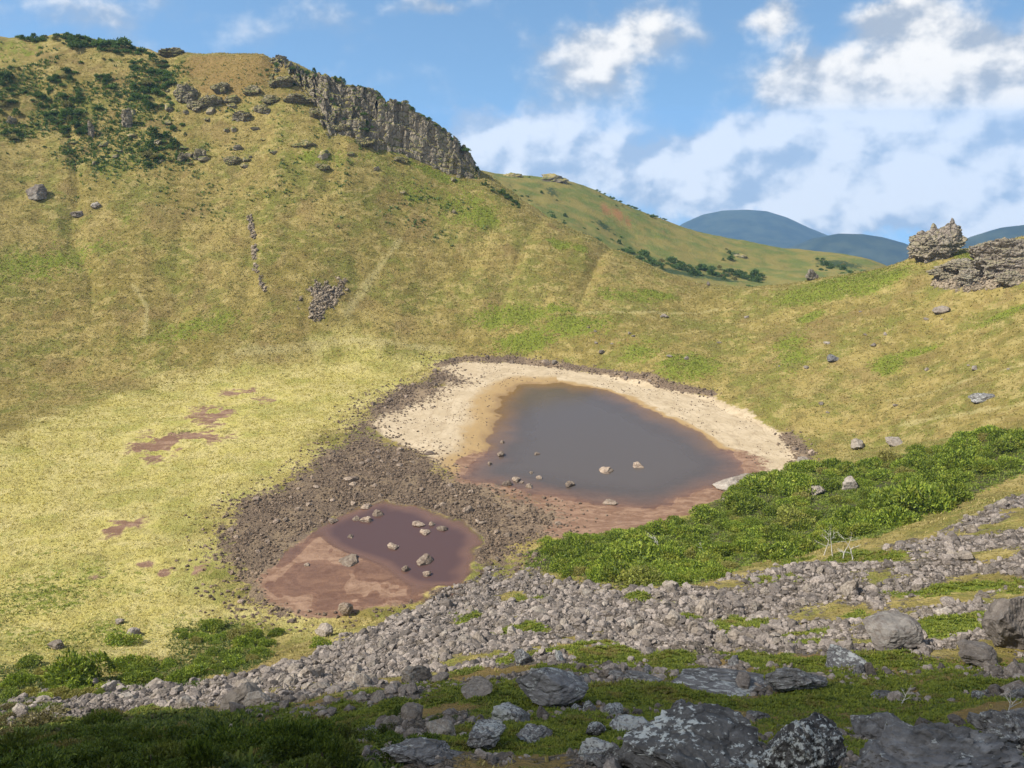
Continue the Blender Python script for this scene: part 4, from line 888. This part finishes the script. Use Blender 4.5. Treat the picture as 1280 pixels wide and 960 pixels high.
# ------------------------------------------------------------------ hill beyond the rim, mountains, lowland
HC = np.array([pt(*a) for a in [(560,205,800),(600,217,800),(650,221,830),(700,224,850),(740,236,860),(780,255,850),(820,270,845),(860,285,840),(930,301,830),(1000,314,820),(1060,321,805),(1095,327,800),
    (640,250,740),(700,262,745),(740,275,745),(780,298,735),(820,308,735),(860,320,735),(930,331,740),(1000,336,752),(1060,342,735),(1095,348,735),(650,300,620),(700,310,630),(760,330,625),(820,345,620),(860,357,622),(930,364,640),(1000,366,662),(1060,368,660),(1000,400,560),(860,390,540),(700,350,540),(1120,340,790),(1160,360,780)]]
    + [(-100,1000,-30),(60,1000,-40),(200,1000,-70),(380,1000,-90),(420,760,-70),(380,640,-90),(300,560,-60),(-100,600,0),(-60,800,55),(-180,800,40)])
HF = fit(HC, 2.)
xs = np.linspace(-140, 440, 330); ys = np.linspace(540, 1010, 270); X, Y = np.meshgrid(xs, ys, indexing='ij'); x, y = X.ravel(), Y.ravel()
z = rbf_eval(HF, x, y)+n2(x, y, 60, 4, 71.)*1.6+n2(x, y, 10, 3, 72.)*.5
nx, ny = len(xs), len(ys); ii = np.arange(nx*ny).reshape(nx, ny); Fq = np.stack([ii[:-1, :-1].ravel(), ii[1:, :-1].ravel(), ii[1:, 1:].ravel(), ii[:-1, 1:].ravel()], 1)
# masks on the hill: red patch, dark shrubs
def hill_hit(u, v):
    b = (480-v)/FPX
    Ys = np.arange(560, 980, 2.); k = Ys/(math.cos(PITCH)+b*math.sin(PITCH)); xx = (u-640)/FPX*k; zz = CAM_H-Ys*float(slope(v)); h = rbf_eval(HF, xx, Ys)
    j = np.nonzero(h >= zz)[0]; j = j[0] if len(j) else int(np.argmin(zz-h)); return np.array([xx[j], Ys[j], h[j]])
def hblob(lst):
    m = np.zeros(len(x))
    for u, v, ru, ryv, a in lst:
        c = hill_hit(u, v); rx = ru*c[1]/FPX; m = np.maximum(m, a*np.exp(-((x-c[0])/rx)**2-((y-c[1])/ryv)**2))
    return m
hred = hblob([(757,262,8,22,1.),(772,268,10,22,1.),(785,278,8,18,.8),(830,290,8,16,.5)])
hdark = hblob([(690,240,14,25,.8),(640,235,10,20,.6),(800,325,30,14,1.),(850,342,40,14,1.),(900,350,40,14,1.),(740,300,20,14,.9),(755,285,14,14,.9),(920,318,20,10,.7),(1050,330,40,20,1.),(700,290,30,20,.7)])
mh, b = material('hill_grass'); P = pos(b); a1 = b.noise(P, .05, 4, .6); a2 = b.noise(P, .4, 5, .7)
c = b.mix(b.rng(a1, .4, .62), (.205, .17, .05), (.12, .14, .036)); c = b.mix(b.m('MULTIPLY', b.rng(a2, .5, .7), .5), c, (.26, .21, .08))
c = b.mix(b.rng(b.m('MULTIPLY_ADD', b.m('SUBTRACT', a2, .5), 1.6, b.attr('dark')), .5, .8), c, (.045, .065, .025)); c = b.mix(b.m('MULTIPLY', b.rng(b.m('MULTIPLY_ADD', b.m('SUBTRACT', a2, .5), 2.2, b.attr('red')), .45, .9), .5), c, (.30, .09, .05))
finish(b, c, .95, b.bump(a2, 1.2), .1)
tag(link('hill', npmesh('hill', np.stack([x, y, z], 1), Fq, True, {'red': hred, 'dark': hdark}), mh), kind='structure')
r = np.random.default_rng(81); cnt = 0
def hz(xv, yv): return float(rbf_eval(HF, np.array([xv]), np.array([yv]))[0])
for (u0, v0, u1, v1, n, s) in [(770,316,950,354,90,3.2),(640,240,765,318,46,2.2),(745,280,775,300,10,2.2),(1020,328,1085,346,40,2.2),(730,232,830,272,26,1.6),(905,318,930,324,6,2.),(640,222,700,250,14,1.6)]:
    for k in range(n):
        t = r.uniform(); q = hill_hit(u0+(u1-u0)*t+r.normal(0, 5), v0+(v1-v0)*t+r.normal(0, 4)+1)
        plant('hill_shrub', q-np.array([0, 0, .3]), s*math.exp(r.normal(0, .25)), PINE, 'dark shrub on the grassy hill beyond the crater rim', 'shrub', 'dark shrubs on the hill beyond the rim', r, False)
for k in range(26):
    t = r.uniform(); q = hit(603+(650-603)*t+r.normal(0, 1.5), 226+(256-226)*t+r.uniform(0, 5)); plant('hill_shrub', q, 1.2*math.exp(r.normal(0, .3)), PINE, 'dark shrub on the crater rim just right of the columnar cliff', 'shrub', 'dark shrubs on the rim beside the cliff', r, False)
def hcrag(u, v, w, h, lab, seed):
    q = hill_hit(u, v); d = math.dist(q, (0, 0, CAM_H)); V, Fc = rock(seed, 4, 9, .15, terr=.2); o = link('rock_outcrop', npmesh('rock_outcrop', V, Fc, False), M_cliff); o.location = q+np.array([0, 2, 0]); o.scale = (w*d/FPX/2, w*d/FPX/3, h*d/FPX/1.4); tag(o, lab, 'rock')
hcrag(690, 226, 34, 9, 'dark flat crag on the hill crest beyond the rim', 651); hcrag(640, 221, 30, 6, 'low dark crag left of the flat crag on far crest', 653); hcrag(925, 322, 16, 5, 'small dark crag low on the hill beyond', 655)

# far lowland and mountains
def lowz(d): return -40-.150*d
rad = np.geomspace(520, 9300, 90); an = np.linspace(0, 2*np.pi, 181)[:-1]; Rm, Am = np.meshgrid(rad, an, indexing='ij'); x, y = (Rm*np.sin(Am)).ravel(), (Rm*np.cos(Am)).ravel()
z = lowz(np.hypot(x, y))+n2(x, y, 600, 4, 91.)*12
nr_, na_ = len(rad), len(an); ii = np.arange(nr_*na_).reshape(nr_, na_); jj = np.roll(ii, -1, 1); Fq = np.stack([ii[:-1].ravel(), ii[1:].ravel(), jj[1:].ravel(), jj[:-1].ravel()], 1)
M_far = simple_noise_material('far_forest', (.018, .030, .024), (.048, .062, .040), .006, .95, 3.)
tag(link('lowland', npmesh('lowland', np.stack([x, y, z], 1), Fq[:, ::-1], True), M_far), kind='structure')
def mountain(prof, Y, depth, seed):
    P = np.array([pt(u, v, Y) for u, v in prof]); x0, x1 = P[0, 0], P[-1, 0]; w = x1-x0
    xs = np.linspace(x0-w*.15, x1+w*.15, 160); ys = np.linspace(Y-depth, Y+depth, 110); X, Yg = np.meshgrid(xs, ys, indexing='ij')
    top = np.interp(xs, P[:, 0], P[:, 2]); base = lowz(np.hypot(X, Yg))-30
    t = (Yg-Y)/depth; k = np.clip(1-np.abs(t)**1.25, 0, 1)
    Z = base+(top[:, None]-base)*k
    nz = fbm(np.stack([X.ravel()/400, Yg.ravel()/400, X.ravel()*0+seed], 1), 5).reshape(X.shape); Z = Z+nz*16*np.clip((1-k)*3, .12, 1)
    nx, ny = X.shape; ii = np.arange(nx*ny).reshape(nx, ny); Fq = np.stack([ii[:-1, :-1].ravel(), ii[1:, :-1].ravel(), ii[1:, 1:].ravel(), ii[:-1, 1:].ravel()], 1)
    tag(link('mountain', npmesh('mountain', np.stack([X.ravel(), Yg.ravel(), Z.ravel()], 1), Fq, True), M_far), kind='structure')
mountain([(760,345),(800,315),(840,290),(860,277),(880,268),(905,263),(935,262),(960,264),(985,272),(1010,284),(1040,296),(1075,310),(1130,345)], 7400, 1700, 3.)
mountain([(950,345),(975,325),(1000,308),(1025,297),(1050,292),(1080,293),(1105,297),(1130,304),(1160,316),(1200,340)], 4600, 1000, 5.)
mountain([(1170,330),(1200,305),(1230,292),(1255,284),(1280,281),(1310,282),(1350,290),(1420,320)], 4200, 900, 8.)

# ------------------------------------------------------------------ light, sky, air
SUN_AZ, SUN_EL = math.radians(-107), math.radians(47)        # azimuth from +Y, negative to the left
sd_ = Vector((math.sin(SUN_AZ)*math.cos(SUN_EL), math.cos(SUN_AZ)*math.cos(SUN_EL), math.sin(SUN_EL)))
sl = bpy.data.lights.new('sun', 'SUN'); sl.energy = 4.2; sl.angle = math.radians(.5); sl.color = (1, .955, .88)
so = bpy.data.objects.new('sun', sl); COL.objects.link(so); so.rotation_euler = sd_.to_track_quat('Z', 'Y').to_euler(); so.location = (0, 0, 300)
W = bpy.data.worlds.new('World'); S.world = W; W.use_nodes = True; W.node_tree.nodes.clear(); b = NB(W.node_tree)
D = b.vm('NORMALIZE', b.new('ShaderNodeTexCoord').outputs['Generated'])
sx = b.new('ShaderNodeSeparateXYZ'); b.l.new(D, sx.inputs[0])
az = b.m('ARCTAN2', sx.outputs[0], sx.outputs[1]); el = b.m('ARCSINE', sx.outputs[2])
cv = b.new('ShaderNodeCombineXYZ'); b.put(cv.inputs[0], b.m('MULTIPLY', az, 57.2958)); b.put(cv.inputs[1], b.m('MULTIPLY', el, 57.2958)); Q = cv.outputs[0]
sky = b.new('ShaderNodeTexSky', sky_type='NISHITA', sun_disc=False, sun_elevation=SUN_EL, sun_rotation=SUN_AZ, altitude=1900, air_density=1., dust_density=.4, ozone_density=2.)
lift = b.new('ShaderNodeCombineXYZ'); b.put(lift.inputs[0], sx.outputs[0]); b.put(lift.inputs[1], sx.outputs[1]); b.put(lift.inputs[2], b.m('ADD', b.m('MAXIMUM', sx.outputs[2], -.1), .32)); b.l.new(b.vm('NORMALIZE', lift.outputs[0]), sky.inputs[0])
def q(u, v):
    a = (u-640)/FPX; bb = (480-v)/FPX; d = Vector((a, math.cos(PITCH)+bb*math.sin(PITCH), -math.sin(PITCH)+bb*math.cos(PITCH))).normalized(); return (math.degrees(math.atan2(d.x, d.y)), math.degrees(math.asin(d.z)), 0)
Qw = b.vm('ADD', Q, b.vm('SCALE', b.vm('SUBTRACT', b.noise(Q, .32, 4, .6, out=1), (.5, .5, .5)), scale=3.2))
dens = None
for u, v, ru, rv, w in [(1075,140,85,55,1.0),(1000,110,60,50,.35),(1180,110,130,75,.75),(1275,95,60,45,.6),(1110,215,210,62,.8),(910,220,160,55,.75),(845,205,56,26,.9),(655,188,85,50,1.05),(595,178,50,36,.75),(775,50,80,44,.68),(720,120,70,70,.5),(962,18,42,26,.62),(1125,22,55,26,.68),(1170,258,160,34,.95),(1270,255,70,36,.8),(730,215,120,30,.4),(1010,250,120,30,.55),
                        (130,22,160,34,.22),(540,4,60,14,.4),(420,85,30,14,.18),(330,30,420,70,.10),(1100,170,280,130,.3)]:
    c = q(u, v); k = .05209
    d = b.vm('LENGTH', b.vm('MULTIPLY', b.vm('SUBTRACT', Qw, c), (1/(ru*k*1.5), 1/(rv*k*1.5), 0)), out=1)
    g = b.m('MULTIPLY', b.rng(d, 0, 1, 1, 0), w); dens = g if dens is None else b.m('ADD', dens, g)
out_az = b.rng(b.m('ABSOLUTE', b.m('MULTIPLY', az, 57.2958)), 32, 45); dens = b.m('ADD', dens, b.m('MULTIPLY', out_az, .45))
Qs = b.vm('MULTIPLY', Q, (1, 1.35, 1)); n1 = b.noise(Qs, .21, 8, .55, .1); n1b = b.noise(b.vm('ADD', Qs, (-.8, 1.0, 0)), .21, 5, .5, .1)
dn = b.m('MULTIPLY_ADD', b.m('SUBTRACT', n1, .5), 1.25, dens)
alpha = b.m('MULTIPLY', b.rng(dn, .08, .66), .98)
lit = b.m('ADD', b.m('MULTIPLY', b.m('SUBTRACT', n1, n1b), 3.0), b.m('MULTIPLY_ADD', dens, .24, .30), clamp=True)
ccol = b.mix(b.rng(lit, .15, .8), (.43, .515, .645), (1., 1., 1.))
ccol = b.vm('SCALE', ccol, scale=b.rng(b.m('MULTIPLY', el, 57.2958), -.2, 1.6, 1.12, 1.))
bg1 = b.new('ShaderNodeBackground'); b.put(bg1.inputs[0], b.vm('MULTIPLY', sky.outputs[0], (.98, 1.10, 1.02))); bg1.inputs[1].default_value = .13
bg2 = b.new('ShaderNodeBackground'); b.put(bg2.inputs[0], ccol); bg2.inputs[1].default_value = .61
ms = b.new('ShaderNodeMixShader'); b.put(ms.inputs[0], alpha); b.l.new(bg1.outputs[0], ms.inputs[1]); b.l.new(bg2.outputs[0], ms.inputs[2])
wo = b.new('ShaderNodeOutputWorld'); b.l.new(ms.outputs[0], wo.inputs[0])

V, Fc = ICO[5]; V = V*(1+.28*fbm(V*1.6+4, 4))[:, None]*np.array([120, 46, 26]); ca, sa = math.cos(-.12), math.sin(-.12); V = np.stack([V[:, 0]*ca-V[:, 1]*sa, V[:, 0]*sa+V[:, 1]*ca, V[:, 2]], 1)
mc, b = material('shade_cloud'); v = b.new('ShaderNodeVolumePrincipled'); b.put(v.inputs['Color'], (.98, .98, .98)); v.inputs['Density'].default_value = .029
o = b.new('ShaderNodeOutputMaterial'); b.l.new(v.outputs[0], o.inputs['Volume'])
co = link('shade_cloud', npmesh('shade_cloud', V, Fc, True), mc); co.location = Vector((-6, 16, 72))+sd_*310; tag(co, kind='stuff')  # out-of-view cloud added to cast soft shade on the foreground
hb = np.array([(x, y, z) for x in (-9400, 9400) for y in (-9400, 9400) for z in (-1500, 190)], float)
me = npmesh('haze', hb, [(0, 1, 3, 2), (4, 6, 7, 5), (0, 4, 5, 1), (2, 3, 7, 6), (0, 2, 6, 4), (1, 5, 7, 3)])
mh, b = material('haze'); v = b.new('ShaderNodeVolumePrincipled'); b.put(v.inputs['Color'], (.34, .62, 1.)); v.inputs['Density'].default_value = 7.2e-5; v.inputs['Anisotropy'].default_value = 0.
o = b.new('ShaderNodeOutputMaterial'); b.l.new(v.outputs[0], o.inputs['Volume'])
tag(link('haze', me, mh), kind='stuff')

# ------------------------------------------------------------------ render settings
S.view_settings.view_transform = 'Standard'; S.view_settings.look = 'None'; S.view_settings.exposure = .74; S.view_settings.gamma = 1; S.view_settings.use_curve_mapping = False
S.cycles.use_denoising = True
S.cycles.max_bounces = 5; S.cycles.diffuse_bounces = 2; S.cycles.glossy_bounces = 2; S.cycles.transparent_max_bounces = 8; S.cycles.volume_bounces = 0
